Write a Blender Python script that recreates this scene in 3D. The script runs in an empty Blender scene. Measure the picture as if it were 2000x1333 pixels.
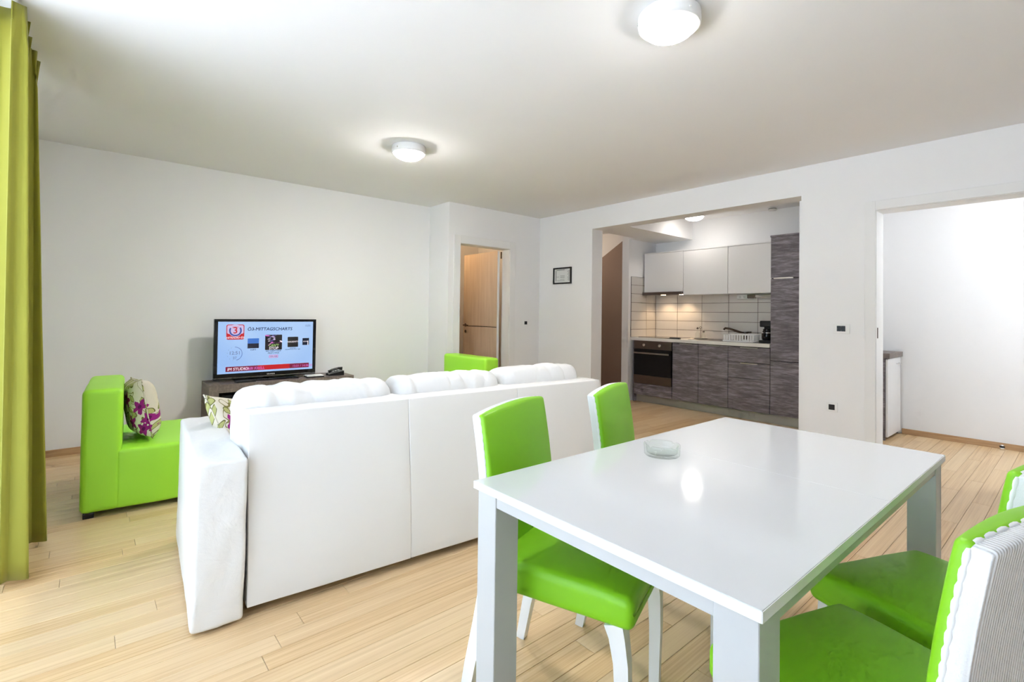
import bpy, bmesh, math, random
from mathutils import Vector, Matrix, noise
random.seed(7)
PI = math.pi
scene = bpy.context.scene
COL = scene.collection

# ------------------------------------------------------------------ camera, world, light, exposure
CAM_H = 1.20
F_PX, YAW, PITCH, ROLL = 966.725, math.radians(49.3532), math.radians(0.89888), math.radians(0.76105)
CX, CY = 1000.0, 599.035
_f = Vector((math.cos(PITCH) * math.cos(YAW), math.cos(PITCH) * math.sin(YAW), math.sin(PITCH)))
_r = Vector((math.sin(YAW), -math.cos(YAW), 0)); _u = _r.cross(_f)
_c, _s = math.cos(ROLL), math.sin(ROLL)
CR, CU, CF = _c * _r + _s * _u, -_s * _r + _c * _u, _f
cam = bpy.data.cameras.new('camera')
cam.sensor_width = 36; cam.sensor_fit = 'HORIZONTAL'
cam.lens = F_PX / 2000 * 36
cam.shift_x = (1000.0 - CX) / 2000
cam.shift_y = -(666.5 - CY) / 2000
cam.clip_start = 0.02
cam_ob = bpy.data.objects.new('camera', cam)
m = Matrix((CR, CU, -CF)).transposed().to_4x4(); m.translation = (0, 0, CAM_H)
cam_ob.matrix_world = m
COL.objects.link(cam_ob); scene.camera = cam_ob

world = bpy.data.worlds.new('world'); scene.world = world; world.use_nodes = True
bg = world.node_tree.nodes['Background']
bg.inputs['Color'].default_value = (0.71, 0.855, 1.0, 1); bg.inputs['Strength'].default_value = 2.75

def portal(name, loc, rot, sx, sy):
    l = bpy.data.lights.new(name, 'AREA'); l.shape = 'RECTANGLE'; l.size = sx; l.size_y = sy
    l.cycles.is_portal = True
    o = bpy.data.objects.new(name, l); o.location = loc; o.rotation_euler = rot; COL.objects.link(o)
WIN = (-0.15, 3.50, 0.04, 2.46)              # the big window: y0, y1, z0, z1 in the wall x = -0.45
WX = -0.45
portal('window_daylight', (WX - .12, (WIN[0] + WIN[1]) / 2, (WIN[2] + WIN[3]) / 2), (0, -PI / 2, 0), WIN[3] - WIN[2], WIN[1] - WIN[0])
BWIN = (5.15, 6.42, 0.45, 2.28)              # bedroom window: x0, x1, z0, z1 in the wall y = -1.6
portal('bedroom_daylight', ((BWIN[0] + BWIN[1]) / 2, -1.72, (BWIN[2] + BWIN[3]) / 2), (PI / 2, 0, 0), BWIN[1] - BWIN[0], BWIN[3] - BWIN[2])

sun = bpy.data.lights.new('sun', 'SUN'); sun.energy = 31.0; sun.angle = math.radians(.6); sun.color = (1.0, .98, .95)
sun_ob = bpy.data.objects.new('sun', sun); COL.objects.link(sun_ob)
sun_ob.rotation_euler = Vector((-.14, .62, -.78)).to_track_quat('-Z', 'Y').to_euler()   # high sun from the side of the facade: lights the terrace, does not reach into the room

scene.view_settings.view_transform = 'Standard'; scene.view_settings.look = 'None'
scene.view_settings.gamma = 1.0; scene.view_settings.use_curve_mapping = False
scene.view_settings.exposure = 0.24
scene.cycles.use_adaptive_sampling = True; scene.cycles.adaptive_threshold = 0.12; scene.cycles.adaptive_min_samples = 12
scene.cycles.max_bounces = 6; scene.cycles.light_sampling_threshold = 0.03
scene.cycles.caustics_refractive = False
WARM = (1.0, 0.74, 0.46)

# ------------------------------------------------------------------ materials
MAT = {}
def srgb(r, g, b):
    def f(c):
        c /= 255.0
        return c / 12.92 if c <= .04045 else ((c + .055) / 1.055) ** 2.4
    return (f(r), f(g), f(b))
class N:
    """small node helper"""
    def __init__(s, name):
        s.m = bpy.data.materials.new(name); s.m.use_nodes = True
        s.t = s.m.node_tree; s.b = s.t.nodes['Principled BSDF']; s.out = s.t.nodes['Material Output']
        MAT[name] = s.m
    def n(s, typ, **kw):
        x = s.t.nodes.new(typ)
        for k, v in kw.items(): setattr(x, k, v)
        return x
    def l(s, a, b): s.t.links.new(a, b)
    def set(s, sock, val):
        if hasattr(val, 'is_output') or hasattr(val, 'links'): s.l(val, sock)
        else: sock.default_value = val
    def math(s, op, a, b=0.0, c=0.0, clamp=False):
        x = s.n('ShaderNodeMath', operation=op, use_clamp=clamp)
        s.set(x.inputs[0], a); s.set(x.inputs[1], b); s.set(x.inputs[2], c)
        return x.outputs[0]
    def mix(s, fac, a, b, mode='MIX'):
        x = s.n('ShaderNodeMix', data_type='RGBA', blend_type=mode)
        s.set(x.inputs[0], fac); s.set(x.inputs[6], (*a, 1) if isinstance(a, tuple) and len(a) == 3 else a)
        s.set(x.inputs[7], (*b, 1) if isinstance(b, tuple) and len(b) == 3 else b)
        return x.outputs[2]
    def coord(s, kind='Object', scale=(1, 1, 1), rot=(0, 0, 0), loc=(0, 0, 0)):
        if kind == 'World': src = s.n('ShaderNodeNewGeometry').outputs['Position']
        else: src = s.n('ShaderNodeTexCoord').outputs[kind]
        mp = s.n('ShaderNodeMapping'); s.l(src, mp.inputs[0])
        mp.inputs['Scale'].default_value = scale; mp.inputs['Rotation'].default_value = rot; mp.inputs['Location'].default_value = loc
        return mp.outputs[0]
    def noise(s, vec, scale=5, detail=3, rough=.5, dist=0):
        x = s.n('ShaderNodeTexNoise'); s.l(vec, x.inputs['Vector'])
        x.inputs['Scale'].default_value = scale; x.inputs['Detail'].default_value = detail
        x.inputs['Roughness'].default_value = rough; x.inputs['Distortion'].default_value = dist
        return x.outputs['Fac']
    def ramp(s, fac, stops):
        x = s.n('ShaderNodeValToRGB'); s.l(fac, x.inputs[0]); e = x.color_ramp.elements
        while len(e) < len(stops): e.new(.5)
        for i, (p, c) in enumerate(stops): e[i].position = p; e[i].color = (*c, 1) if len(c) == 3 else c
        return x.outputs[0]
    def bump(s, h, strength=.2, dist=.01):
        x = s.n('ShaderNodeBump'); x.inputs['Strength'].default_value = strength; x.inputs['Distance'].default_value = dist
        s.l(h, x.inputs['Height']); s.l(x.outputs[0], s.b.inputs['Normal'])
    def base(s, c): s.set(s.b.inputs['Base Color'], (*c, 1) if isinstance(c, tuple) and len(c) == 3 else c)
    def p(s, **kw):
        for k, v in kw.items(): s.b.inputs[k.replace('_', ' ')].default_value = v
        return s

def plain(name, col, rough=.5, metal=0.0, coat=0.0, spec=.5, trans=0.0, ior=1.45):
    a = N(name); a.base(col); a.p(Roughness=rough, Metallic=metal, Coat_Weight=coat, Specular_IOR_Level=spec, Transmission_Weight=trans, IOR=ior)
    return a
def paint(name, col, rough=.85):
    a = N(name); v = a.coord('World')
    f = a.noise(v, 3, 0); a.base(a.mix(f, tuple(c * .985 for c in col), col))
    a.p(Roughness=rough, Specular_IOR_Level=.25)
paint('wall_paint', (.905, .90, .895)); paint('ceiling_paint', (.925, .92, .92)); paint('stair_paint', (.36, .27, .225))
paint('trim_white', (.88, .875, .86), .5)

# floor planks: tone comes from the plank's own attribute
a = N('bamboo_plank')
at = a.n('ShaderNodeAttribute', attribute_name='tone'); tone = at.outputs['Fac']
geo = a.n('ShaderNodeNewGeometry').outputs['Position']
off = a.n('ShaderNodeCombineXYZ'); a.l(a.math('MULTIPLY', tone, 37.0), off.inputs[0]); a.l(a.math('MULTIPLY', tone, 91.0), off.inputs[1])
va = a.n('ShaderNodeVectorMath', operation='ADD'); a.l(geo, va.inputs[0]); a.l(off.outputs[0], va.inputs[1])
mp = a.n('ShaderNodeMapping'); a.l(va.outputs[0], mp.inputs[0]); mp.inputs['Scale'].default_value = (1.3, 55, 1)
mp2 = a.n('ShaderNodeMapping'); a.l(va.outputs[0], mp2.inputs[0]); mp2.inputs['Scale'].default_value = (.8, 160, 1)
g1 = a.noise(mp.outputs[0], 1.0, 3, .6); g2 = a.noise(mp2.outputs[0], 1.0, 1, .6)
grain = a.math('ADD', a.math('MULTIPLY', g1, .6), a.math('MULTIPLY', g2, .4))
c1 = a.ramp(grain, [(.32, (.50, .285, .115)), (.48, (.68, .45, .225)), (.66, (.79, .575, .33))])
c2 = a.mix(a.math('MULTIPLY', tone, .62), c1, (.84, .645, .41))
a.base(c2); a.p(Roughness=.32, Specular_IOR_Level=.5)
paint('terrace_stone', (.60, .64, .71))
plain('floor_gap', (.16, .09, .045), .8)
a = N('skirting_wood'); v = a.coord('World', (4, 4, 60)); a.base(a.ramp(a.noise(v, 1, 3), [(.3, (.44, .26, .125)), (.7, (.58, .375, .20))])); a.p(Roughness=.45)

def leather(name, col, dark, wr=.12, scale=7, rough=.42):
    a = N(name); v = a.coord('Object')
    a.base(a.mix(a.noise(v, 2.5, 2), dark, col))
    h = a.math('ADD', a.math('MULTIPLY', a.noise(v, scale, 3, .55, .6), 1.0), a.math('MULTIPLY', a.noise(v, 260, 2), .06))
    a.bump(h, wr, .02); a.p(Roughness=rough, Specular_IOR_Level=.45)
leather('green_leather', (.245, .60, .012), (.225, .565, .010), .04, 5, .42)
leather('green_leather_lounge', (.40, .86, .05), (.38, .82, .045), .04, 5, .42)
leather('white_leather', (.82, .815, .80), (.78, .775, .76), .34, 9, .42)
leather('white_leather_flat', (.81, .80, .78), (.79, .78, .76), .05, 4, .42)

a = N('curtain_fabric'); v = a.coord('Object', (1, 1, 1))
a.base(a.mix(a.noise(v, 3, 2), (.33, .315, .040), (.37, .355, .05)))
a.bump(a.noise(a.coord('Object', (200, 200, 900)), 1, 2), .08, .002); a.p(Roughness=.75, Sheen_Weight=.2, Specular_IOR_Level=.2)
tr = a.n('ShaderNodeBsdfTranslucent'); tr.inputs[0].default_value = (.55, .56, .08, 1)
mx = a.n('ShaderNodeMixShader'); mx.inputs[0].default_value = .12
a.l(a.b.outputs[0], mx.inputs[1]); a.l(tr.outputs[0], mx.inputs[2]); a.l(mx.outputs[0], a.out.inputs[0])

def oak(name, cols, axis='Y', rough=.45):
    a = N(name); sc = {'Y': (60, 4.0, 34), 'Z': (42, 42, 2.0)}[axis]
    v = a.coord('World', sc); g = a.noise(v, 1.0, 5, .65, .15)
    v2 = a.coord('World', {'Y': (10, 14.0, 130), 'Z': (100, 100, 3)}[axis]); h = a.noise(v2, 1.0, 3, .6)
    f = a.math('ADD', a.math('MULTIPLY', g, .62), a.math('MULTIPLY', h, .38))
    a.base(a.ramp(f, cols)); a.bump(f, .12, .003); a.p(Roughness=rough, Specular_IOR_Level=.5)
oak('grey_oak', [(.30, (.082, .068, .075)), (.48, (.168, .142, .156)), (.60, (.285, .258, .285)), (.75, (.47, .445, .50))])
oak('grey_oak_light', [(.30, (.12, .095, .08)), (.5, (.19, .155, .135)), (.72, (.30, .255, .225))])
plain('lacquer_white', (.69, .70, .71), .10, coat=.3)
plain('edge_white', (.80, .80, .79), .6, spec=.2)
plain('frame_white', (.50, .51, .505), .35)
plain('cabinet_white', (.80, .79, .78), .30)
plain('counter_white', (.78, .76, .72), .35)
plain('tile_white', (.66, .63, .59), .16)
plain('grout', (.16, .125, .105), .9)
plain('steel', (.50, .47, .45), .32, 1.0); plain('steel_dark', (.20, .165, .15), .30, 1.0)
plain('chrome', (.85, .85, .85), .10, 1.0); plain('aluminium', (.52, .53, .54), .38, 1.0)
plain('kick_grey', (.40, .41, .40), .35, .6)
plain('black_glass', (.006, .006, .007), .06); plain('black_plastic', (.012, .012, .013), .28); plain('black_matte', (.02, .02, .022), .6)
plain('white_plastic', (.88, .875, .86), .4); plain('brown_metal', (.10, .065, .045), .4, .8)
plain('grey_plastic', (.30, .30, .30), .5); plain('dark_gap', (.03, .022, .02), .9); plain('paper', (.72, .73, .71), .7); plain('ink', (.25, .26, .26), .8)
plain('chair_white', (.86, .86, .85), .35)
a = N('door_wood'); v = a.coord('World', (30, 30, 1.6)); a.base(a.ramp(a.noise(v, 1, 4, .6), [(.3, (.60, .46, .33)), (.7, (.70, .56, .42))])); a.p(Roughness=.4)
a = N('clear_glass'); t1 = a.n('ShaderNodeBsdfTransparent'); t1.inputs[0].default_value = (.955, .975, .965, 1)
gl = a.n('ShaderNodeBsdfGlossy'); gl.inputs['Roughness'].default_value = .03
lw = a.n('ShaderNodeLayerWeight'); mx = a.n('ShaderNodeMixShader'); a.l(a.math('MULTIPLY_ADD', a.math('POWER', lw.outputs['Facing'], 4.0), .45, .03), mx.inputs[0]); a.l(t1.outputs[0], mx.inputs[1]); a.l(gl.outputs[0], mx.inputs[2]); a.l(mx.outputs[0], a.out.inputs[0])
# ribbed knit of the chair backs
a = N('ribbed_knit'); w = a.n('ShaderNodeTexWave', wave_type='BANDS', bands_direction='X')
a.l(a.coord('Object'), w.inputs[0]); w.inputs['Scale'].default_value = 48; w.inputs['Distortion'].default_value = .25; w.inputs['Detail'].default_value = 1
k = a.noise(a.coord('Object', (350, 350, 350)), 1, 2)
hh = a.math('ADD', w.outputs['Fac'], a.math('MULTIPLY', k, .5))
a.base(a.mix(w.outputs['Fac'], (.76, .76, .75), (.84, .84, .835))); a.bump(hh, .7, .0025); a.p(Roughness=.85, Specular_IOR_Level=.2, Sheen_Weight=.2)
plain('terry_white', (.86, .86, .85), .9)
# window glass: clear pane with a faint reflection
a = N('window_glass'); t1 = a.n('ShaderNodeBsdfTransparent'); t1.inputs[0].default_value = (.97, .98, .98, 1)
gl = a.n('ShaderNodeBsdfGlossy'); gl.inputs['Roughness'].default_value = .02
lw = a.n('ShaderNodeLayerWeight'); mx = a.n('ShaderNodeMixShader'); a.l(a.math('MULTIPLY_ADD', a.math('POWER', lw.outputs['Facing'], 5.0), .5, .04), mx.inputs[0]); a.l(t1.outputs[0], mx.inputs[1]); a.l(gl.outputs[0], mx.inputs[2]); a.l(mx.outputs[0], a.out.inputs[0])
def emit(name, col, st):
    a = N(name); a.base(col); a.p(Roughness=.3); a.b.inputs['Emission Color'].default_value = (*col, 1); a.b.inputs['Emission Strength'].default_value = st
def lamp_dome(name, col, side, peak):
    # opal glass with the bulb behind: brightest where the dome faces down
    emit(name, col, side); a = MAT[name].node_tree; b = a.nodes['Principled BSDF']
    g = a.nodes.new('ShaderNodeNewGeometry'); sp = a.nodes.new('ShaderNodeSeparateXYZ'); a.links.new(g.outputs['Normal'], sp.inputs[0])
    mu = a.nodes.new('ShaderNodeMath'); mu.operation = 'MULTIPLY'; mu.use_clamp = True; mu.inputs[1].default_value = -1; a.links.new(sp.outputs[2], mu.inputs[0])
    pw = a.nodes.new('ShaderNodeMath'); pw.operation = 'POWER'; pw.inputs[1].default_value = 3; a.links.new(mu.outputs[0], pw.inputs[0])
    ma = a.nodes.new('ShaderNodeMath'); ma.operation = 'MULTIPLY_ADD'; ma.inputs[1].default_value = peak; ma.inputs[2].default_value = side; a.links.new(pw.outputs[0], ma.inputs[0])
    a.links.new(ma.outputs[0], b.inputs['Emission Strength'])
lamp_dome('lamp_glass', (1.0, .965, .94), 7.0, 155.0)
lamp_dome('living_lamp_glass', (1.0, .97, .95), 5.5, 345.0)
lamp_dome('kitchen_lamp_glass', (1.0, .94, .88), 3.0, 36.0)
emit('hood_lamp', (1.0, .72, .45), 12.0)
# floral cushion print
a = N('floral_print')
tc = a.n('ShaderNodeTexCoord').outputs['Object']
sep = a.n('ShaderNodeSeparateXYZ'); a.l(tc, sep.inputs[0])
cmb = a.n('ShaderNodeCombineXYZ'); a.l(a.math('MULTIPLY_ADD', sep.outputs[2], .9, sep.outputs[0]), cmb.inputs[0]); a.l(a.math('MULTIPLY_ADD', sep.outputs[2], .35, sep.outputs[1]), cmb.inputs[1])
def cells(scale, loc, rnd=.85):
    mp = a.n('ShaderNodeMapping'); a.l(cmb.outputs[0], mp.inputs[0]); mp.inputs['Scale'].default_value = (scale,) * 3; mp.inputs['Location'].default_value = loc
    vo = a.n('ShaderNodeTexVoronoi', voronoi_dimensions='2D'); a.l(mp.outputs[0], vo.inputs['Vector']); vo.inputs['Scale'].default_value = 1; vo.inputs['Randomness'].default_value = rnd
    d = a.n('ShaderNodeVectorMath', operation='SUBTRACT'); a.l(mp.outputs[0], d.inputs[0]); a.l(vo.outputs['Position'], d.inputs[1])
    s2 = a.n('ShaderNodeSeparateXYZ'); a.l(d.outputs[0], s2.inputs[0])
    s3 = a.n('ShaderNodeSeparateColor'); a.l(vo.outputs['Color'], s3.inputs[0])
    return vo.outputs['Distance'], s2.outputs[0], s2.outputs[1], s3.outputs[0], s3.outputs[1]
d, dx, dy, r1, r2 = cells(9.0, (.3, .1, 0))
ang = a.math('ARCTAN2', dy, dx)
pet = a.math('MULTIPLY', a.math('SINE', a.math('ADD', a.math('MULTIPLY', ang, 5), a.math('MULTIPLY', r2, 6))), .11)
nz = a.math('MULTIPLY', a.math('SUBTRACT', a.noise(cmb.outputs[0], 55, 2), .5), .22)
fl = a.math('LESS_THAN', a.math('ADD', d, nz), a.math('ADD', pet, .33))
fl = a.math('MULTIPLY', fl, a.math('GREATER_THAN', r1, .55))
core = a.math('MULTIPLY', a.math('LESS_THAN', d, .10), a.math('GREATER_THAN', r1, .55))
e, ex, ey, q1, q2 = cells(16, (.7, .4, 0))
th = a.math('MULTIPLY', q1, 6.28)
ux = a.math('ADD', a.math('MULTIPLY', ex, a.math('COSINE', th)), a.math('MULTIPLY', ey, a.math('SINE', th)))
uy = a.math('SUBTRACT', a.math('MULTIPLY', ey, a.math('COSINE', th)), a.math('MULTIPLY', ex, a.math('SINE', th)))
el = a.math('ADD', a.math('POWER', a.math('ABSOLUTE', a.math('DIVIDE', ux, .46)), 1.6), a.math('POWER', a.math('ABSOLUTE', a.math('DIVIDE', uy, .22)), 1.6))
lf = a.math('MULTIPLY', a.math('LESS_THAN', el, 1.0), a.math('GREATER_THAN', q2, .42))
lfo = a.math('MULTIPLY', a.math('LESS_THAN', a.math('ABSOLUTE', a.math('SUBTRACT', el, .9)), .18), a.math('GREATER_THAN', q2, .42))
vine = a.math('LESS_THAN', a.math('ABSOLUTE', a.math('SUBTRACT', a.noise(cmb.outputs[0], 8.5, 1, .5, .8), .5)), .012)
c = a.mix(vine, (.66, .61, .49), (.20, .18, .055))
c = a.mix(lf, c, (.42, .42, .16)); c = a.mix(lfo, c, (.13, .13, .035)); c = a.mix(fl, c, (.30, .02, .19)); c = a.mix(core, c, (.12, .01, .09))
a.base(c); a.bump(a.noise(a.coord('Object', (400, 400, 400)), 1, 1), .06, .002); a.p(Roughness=.85, Specular_IOR_Level=.15)
# television picture
a = N('screen_blue'); v = a.coord('Object')
rp = a.ramp(a.math('ADD', a.math('MULTIPLY', a.noise(v, 1.6, 1), 1.2), -.1), [(.2, srgb(142, 182, 240)), (.8, srgb(188, 217, 250))])
a.base((.01, .01, .01)); a.l(rp, a.b.inputs['Emission Color']); a.b.inputs['Emission Strength'].default_value = .84; a.p(Roughness=.2); a.m.cycles.emission_sampling = 'NONE'
for nm, c_ in (('scr_red', (196, 8, 22)), ('scr_maroon', (122, 8, 52)), ('scr_navy', (22, 38, 84)), ('scr_white', (250, 240, 250)), ('scr_grey', (118, 138, 180)), ('scr_blue', (48, 76, 160)),
               ('scr_sky', (60, 118, 205)), ('scr_dark', (14, 22, 44)), ('scr_pink', (214, 110, 196)), ('scr_lilac', (205, 190, 228)), ('scr_green', (170, 216, 120)), ('scr_violet', (92, 84, 150)), ('scr_black', (20, 16, 22))):
    emit(nm, srgb(*c_), .84); MAT[nm].node_tree.nodes['Principled BSDF'].inputs['Base Color'].default_value = (.01, .01, .01, 1); MAT[nm].cycles.emission_sampling = 'NONE'

# ------------------------------------------------------------------ mesh helpers
def mesh_from(name, verts, faces, smooth=False):
    me = bpy.data.meshes.new(name); me.from_pydata([tuple(v) for v in verts], [], faces); me.update()
    if smooth: me.polygons.foreach_set('use_smooth', [True] * len(me.polygons))
    return me
def obj(name, me, mat, parent=None, loc=(0, 0, 0), rot=(0, 0, 0)):
    if isinstance(me, bmesh.types.BMesh):
        bm = me; me = bpy.data.meshes.new(name); bm.to_mesh(me); bm.free()
    o = bpy.data.objects.new(name, me)
    if mat and not me.materials: me.materials.append(MAT[mat])
    COL.objects.link(o); o.parent = parent; o.location = loc; o.rotation_euler = rot
    return o
def tag(o, label=None, cat=None, group=None, kind=None):
    for k, v in (('label', label), ('category', cat), ('group', group), ('kind', kind)):
        if v: o[k] = v
    return o
def thing(name, label, cat, loc=(0, 0, 0), rz=0.0, group=None):
    o = bpy.data.objects.new(name, None); o.empty_display_size = .1
    COL.objects.link(o); o.location = loc; o.rotation_euler = (0, 0, rz)
    return tag(o, label, cat, group)
def dup(root, loc, rz, label, name=None):
    r = root.copy(); COL.objects.link(r); r.location = loc; r.rotation_euler = (0, 0, rz); r['label'] = label
    for ch in list(root.children):
        c_ = ch.copy(); COL.objects.link(c_); c_.parent = r
        for g in list(ch.children):
            d_ = g.copy(); COL.objects.link(d_); d_.parent = c_
    return r
def bx(bm, x0, x1, y0, y1, z0, z1, bev=0.0, seg=2):
    r = bmesh.ops.create_cube(bm, size=1.0)
    vs = r['verts']
    for v in vs:
        v.co = Vector(((x0 + x1) / 2 + v.co.x * (x1 - x0), (y0 + y1) / 2 + v.co.y * (y1 - y0), (z0 + z1) / 2 + v.co.z * (z1 - z0)))
    if bev:
        es = list({e for v in vs for e in v.link_edges})
        bmesh.ops.bevel(bm, geom=es, offset=bev, segments=seg, affect='EDGES', profile=.5)
    return bm
def box(name, mat, x0, x1, y0, y1, z0, z1, parent=None, bev=0.0, seg=2):
    bm = bmesh.new(); bx(bm, x0, x1, y0, y1, z0, z1, bev, seg)
    return obj(name, bm, mat, parent)
def struct(name, mat, boxes, parent=None):
    bm = bmesh.new()
    for b in boxes: bx(bm, *b)
    o = obj(name, bm, mat, parent)
    if parent is None: o['kind'] = 'structure'
    return o
def soft_box(hx, hy, hz, r, n=(10, 10, 10), fn=None, seg=4):
    """closed box with half sizes, round edges of radius r; fn(p, nrm) may move each point"""
    def axis(h, k):
        rr = min(r, h * .999)
        c_ = [-(h - rr) - rr * math.sin((seg - i) / seg * PI / 2) for i in range(seg)]
        mid = [-(h - rr) + (2 * (h - rr)) * i / k for i in range(k + 1)]
        return c_ + mid + [-q for q in reversed(c_)]
    ax = [axis(hx, n[0]), axis(hy, n[1]), axis(hz, n[2])]
    hh = (hx, hy, hz); idx = {}; verts = []; faces = []
    def vid(i, j, k):
        key = (i, j, k)
        if key in idx: return idx[key]
        p = Vector((ax[0][i], ax[1][j], ax[2][k]))
        q = Vector([max(-(hh[t] - min(r, hh[t] * .999)), min(hh[t] - min(r, hh[t] * .999), p[t])) for t in range(3)])
        d_ = p - q; nrm = d_.normalized() if d_.length > 1e-9 else Vector((0, 0, 1))
        p = q + nrm * r
        if fn: p = fn(p, nrm)
        idx[key] = len(verts); verts.append(p); return idx[key]
    L = [len(x) for x in ax]
    for (u, v, w) in ((0, 1, 2), (1, 2, 0), (2, 0, 1)):
        for side in (0, L[w] - 1):
            for i in range(L[u] - 1):
                for j in range(L[v] - 1):
                    f_ = []
                    for (di, dj) in ((0, 0), (1, 0), (1, 1), (0, 1)):
                        k = [0, 0, 0]; k[u] = i + di; k[v] = j + dj; k[w] = side; f_.append(vid(*k))
                    faces.append(f_ if side else f_[::-1])
    return mesh_from('soft', verts, faces, True)
def shift(me, dx, dy, dz):
    me.transform(Matrix.Translation((dx, dy, dz))); return me
def tube(bm, pts, rad, n=8, square=False, cap=True):
    """sweep a round or square section along pts; rad is a number or a list (a pair per point for square)"""
    rings = []
    for i, p in enumerate(pts):
        p = Vector(p)
        t = (Vector(pts[min(i + 1, len(pts) - 1)]) - Vector(pts[max(i - 1, 0)])).normalized()
        ref = Vector((1, 0, 0)) if abs(t.x) < .9 else Vector((0, 1, 0))
        a_ = t.cross(ref).normalized(); b_ = t.cross(a_).normalized()
        r_ = rad[i] if isinstance(rad, (list, tuple)) else rad
        ring = []
        if square:
            ra, rb = r_ if isinstance(r_, (list, tuple)) else (r_, r_)
            for sa, sb in ((1, 1), (-1, 1), (-1, -1), (1, -1)): ring.append(bm.verts.new(p + a_ * ra * sa + b_ * rb * sb))
        else:
            for k in range(n): ring.append(bm.verts.new(p + (a_ * math.cos(2 * PI * k / n) + b_ * math.sin(2 * PI * k / n)) * r_))
        rings.append(ring)
    m_ = len(rings[0])
    for i in range(len(rings) - 1):
        for k in range(m_): bm.faces.new((rings[i][k], rings[i][(k + 1) % m_], rings[i + 1][(k + 1) % m_], rings[i + 1][k])).smooth = not square
    if cap: bm.faces.new(rings[0][::-1]); bm.faces.new(rings[-1])
    bmesh.ops.recalc_face_normals(bm, faces=bm.faces[:])
    return bm
def lathe(prof, n=32, fn=None):
    """turn a profile of (r, z) about z; closed at the ends when r is 0"""
    verts, faces = [], []
    for r_, z in prof:
        for k in range(n):
            p = Vector((r_ * math.cos(2 * PI * k / n), r_ * math.sin(2 * PI * k / n), z))
            verts.append(fn(p, 2 * PI * k / n) if fn else p)
    for i in range(len(prof) - 1):
        for k in range(n): faces.append((i * n + k, i * n + (k + 1) % n, (i + 1) * n + (k + 1) % n, (i + 1) * n + k))
    me = mesh_from('lathe', verts, faces, True)
    bm = bmesh.new(); bm.from_mesh(me); bmesh.ops.remove_doubles(bm, verts=bm.verts[:], dist=1e-6); bmesh.ops.recalc_face_normals(bm, faces=bm.faces[:]); bm.to_mesh(me); bm.free()
    return me
def prism(pts, y0, y1):
    """polygon of (x, z) points pulled from y0 to y1"""
    n = len(pts)
    v = [(x, y0, z) for x, z in pts] + [(x, y1, z) for x, z in pts]
    f_ = [tuple(range(n)), tuple(range(2 * n - 1, n - 1, -1))] + [(i, i + n, (i + 1) % n + n, (i + 1) % n) for i in range(n)]
    me = mesh_from('prism', v, f_); bm = bmesh.new(); bm.from_mesh(me); bmesh.ops.recalc_face_normals(bm, faces=bm.faces[:]); bm.to_mesh(me); bm.free()
    return me
def text_mesh(s, size, ext=.0003, align='LEFT', shear=0.0, bold=.016):
    cu = bpy.data.curves.new('t', 'FONT'); cu.body = s; cu.size = size; cu.extrude = ext; cu.align_x = align; cu.shear = shear; cu.resolution_u = 3; cu.bevel_depth = size * bold; cu.bevel_resolution = 0
    o = bpy.data.objects.new('t', cu); COL.objects.link(o)
    me = bpy.data.meshes.new_from_object(o.evaluated_get(bpy.context.evaluated_depsgraph_get()))
    bpy.data.objects.remove(o); bpy.data.curves.remove(cu)
    me.transform(Matrix.Rotation(PI / 2, 4, 'X'))
    return me
def proj(p):
    d_ = Vector(p) - Vector((0, 0, CAM_H)); z = d_.dot(CF)
    return (CX + F_PX * d_.dot(CR) / z, CY - F_PX * d_.dot(CU) / z, z) if z > .05 else None

# ------------------------------------------------------------------ the shell
HC = 2.547
TVY, DWY, NX, KX = 5.45, 5.01, 3.285, 4.80
KX2 = 5.00                                       # far side of the kitchen wall
BK = 6.47                                        # kitchen back wall
BB = 6.53                                        # bedroom far wall
FY = -1.60                                       # wall behind the camera
T = .15
OP = (1.66, 4.06, 2.287); DR = (.285, 1.107, 2.072)
DL = (3.456, 4.243, 2.06)
struct('wall_left', 'wall_paint', [(WX - T, WX, FY, WIN[0], 0, HC), (WX - T, WX, WIN[1], TVY, 0, HC), (WX - T, WX, WIN[0], WIN[1], WIN[3], HC)])
struct('wall_back', 'wall_paint', [(WX - T, NX, TVY, TVY + T, 0, HC)])
struct('wall_niche', 'wall_paint', [(NX, DL[0] - .012, DWY, DWY + T, 0, HC), (DL[1] + .012, KX, DWY, DWY + T, 0, HC), (DL[0] - .012, DL[1] + .012, DWY, DWY + T, DL[2] + .012, HC), (NX, NX + .12, DWY + T, TVY + T, 0, HC)])
struct('wall_right', 'wall_paint', [(KX, KX2, OP[1], 5.75, 0, HC), (KX, KX2, DR[1] + .012, OP[0], 0, HC), (KX, KX2, FY, DR[0] - .012, 0, HC),
                                    (KX, KX2, OP[0], OP[1], OP[2], HC), (KX, KX2, DR[0] - .012, DR[1] + .012, DR[2] + .012, HC)])
struct('wall_front', 'wall_paint', [(WX - T, BWIN[0], FY - T, FY, 0, HC), (BWIN[1], BB + T, FY - T, FY, 0, HC), (BWIN[0], BWIN[1], FY - T, FY, 0, BWIN[2]), (BWIN[0], BWIN[1], FY - T, FY, BWIN[3], HC)])
struct('wall_kitchen', 'wall_paint', [(BK, BK + T, 1.745, 5.75, 0, HC)])
struct('wall_kitchen_side', 'wall_paint', [(5.80, BK, 4.232, 4.345, 0, HC)])
struct('wall_bedroom', 'wall_paint', [(BB, BB + T, FY, 1.60, 0, HC)])
struct('wall_between', 'wall_paint', [(KX2, BB + T, 1.60, 1.745, 0, HC)])
struct('wall_hall', 'wall_paint', [(NX + .12, KX, 6.45, 6.57, 0, HC), (KX, KX + .1, 5.75, 6.57, 0, HC), (NX + .02, NX + .12, 5.60, 6.57, 0, HC)])
struct('wall_stairs', 'wall_paint', [(KX2, BK + T, 5.75, 5.87, 0, HC)])
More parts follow.
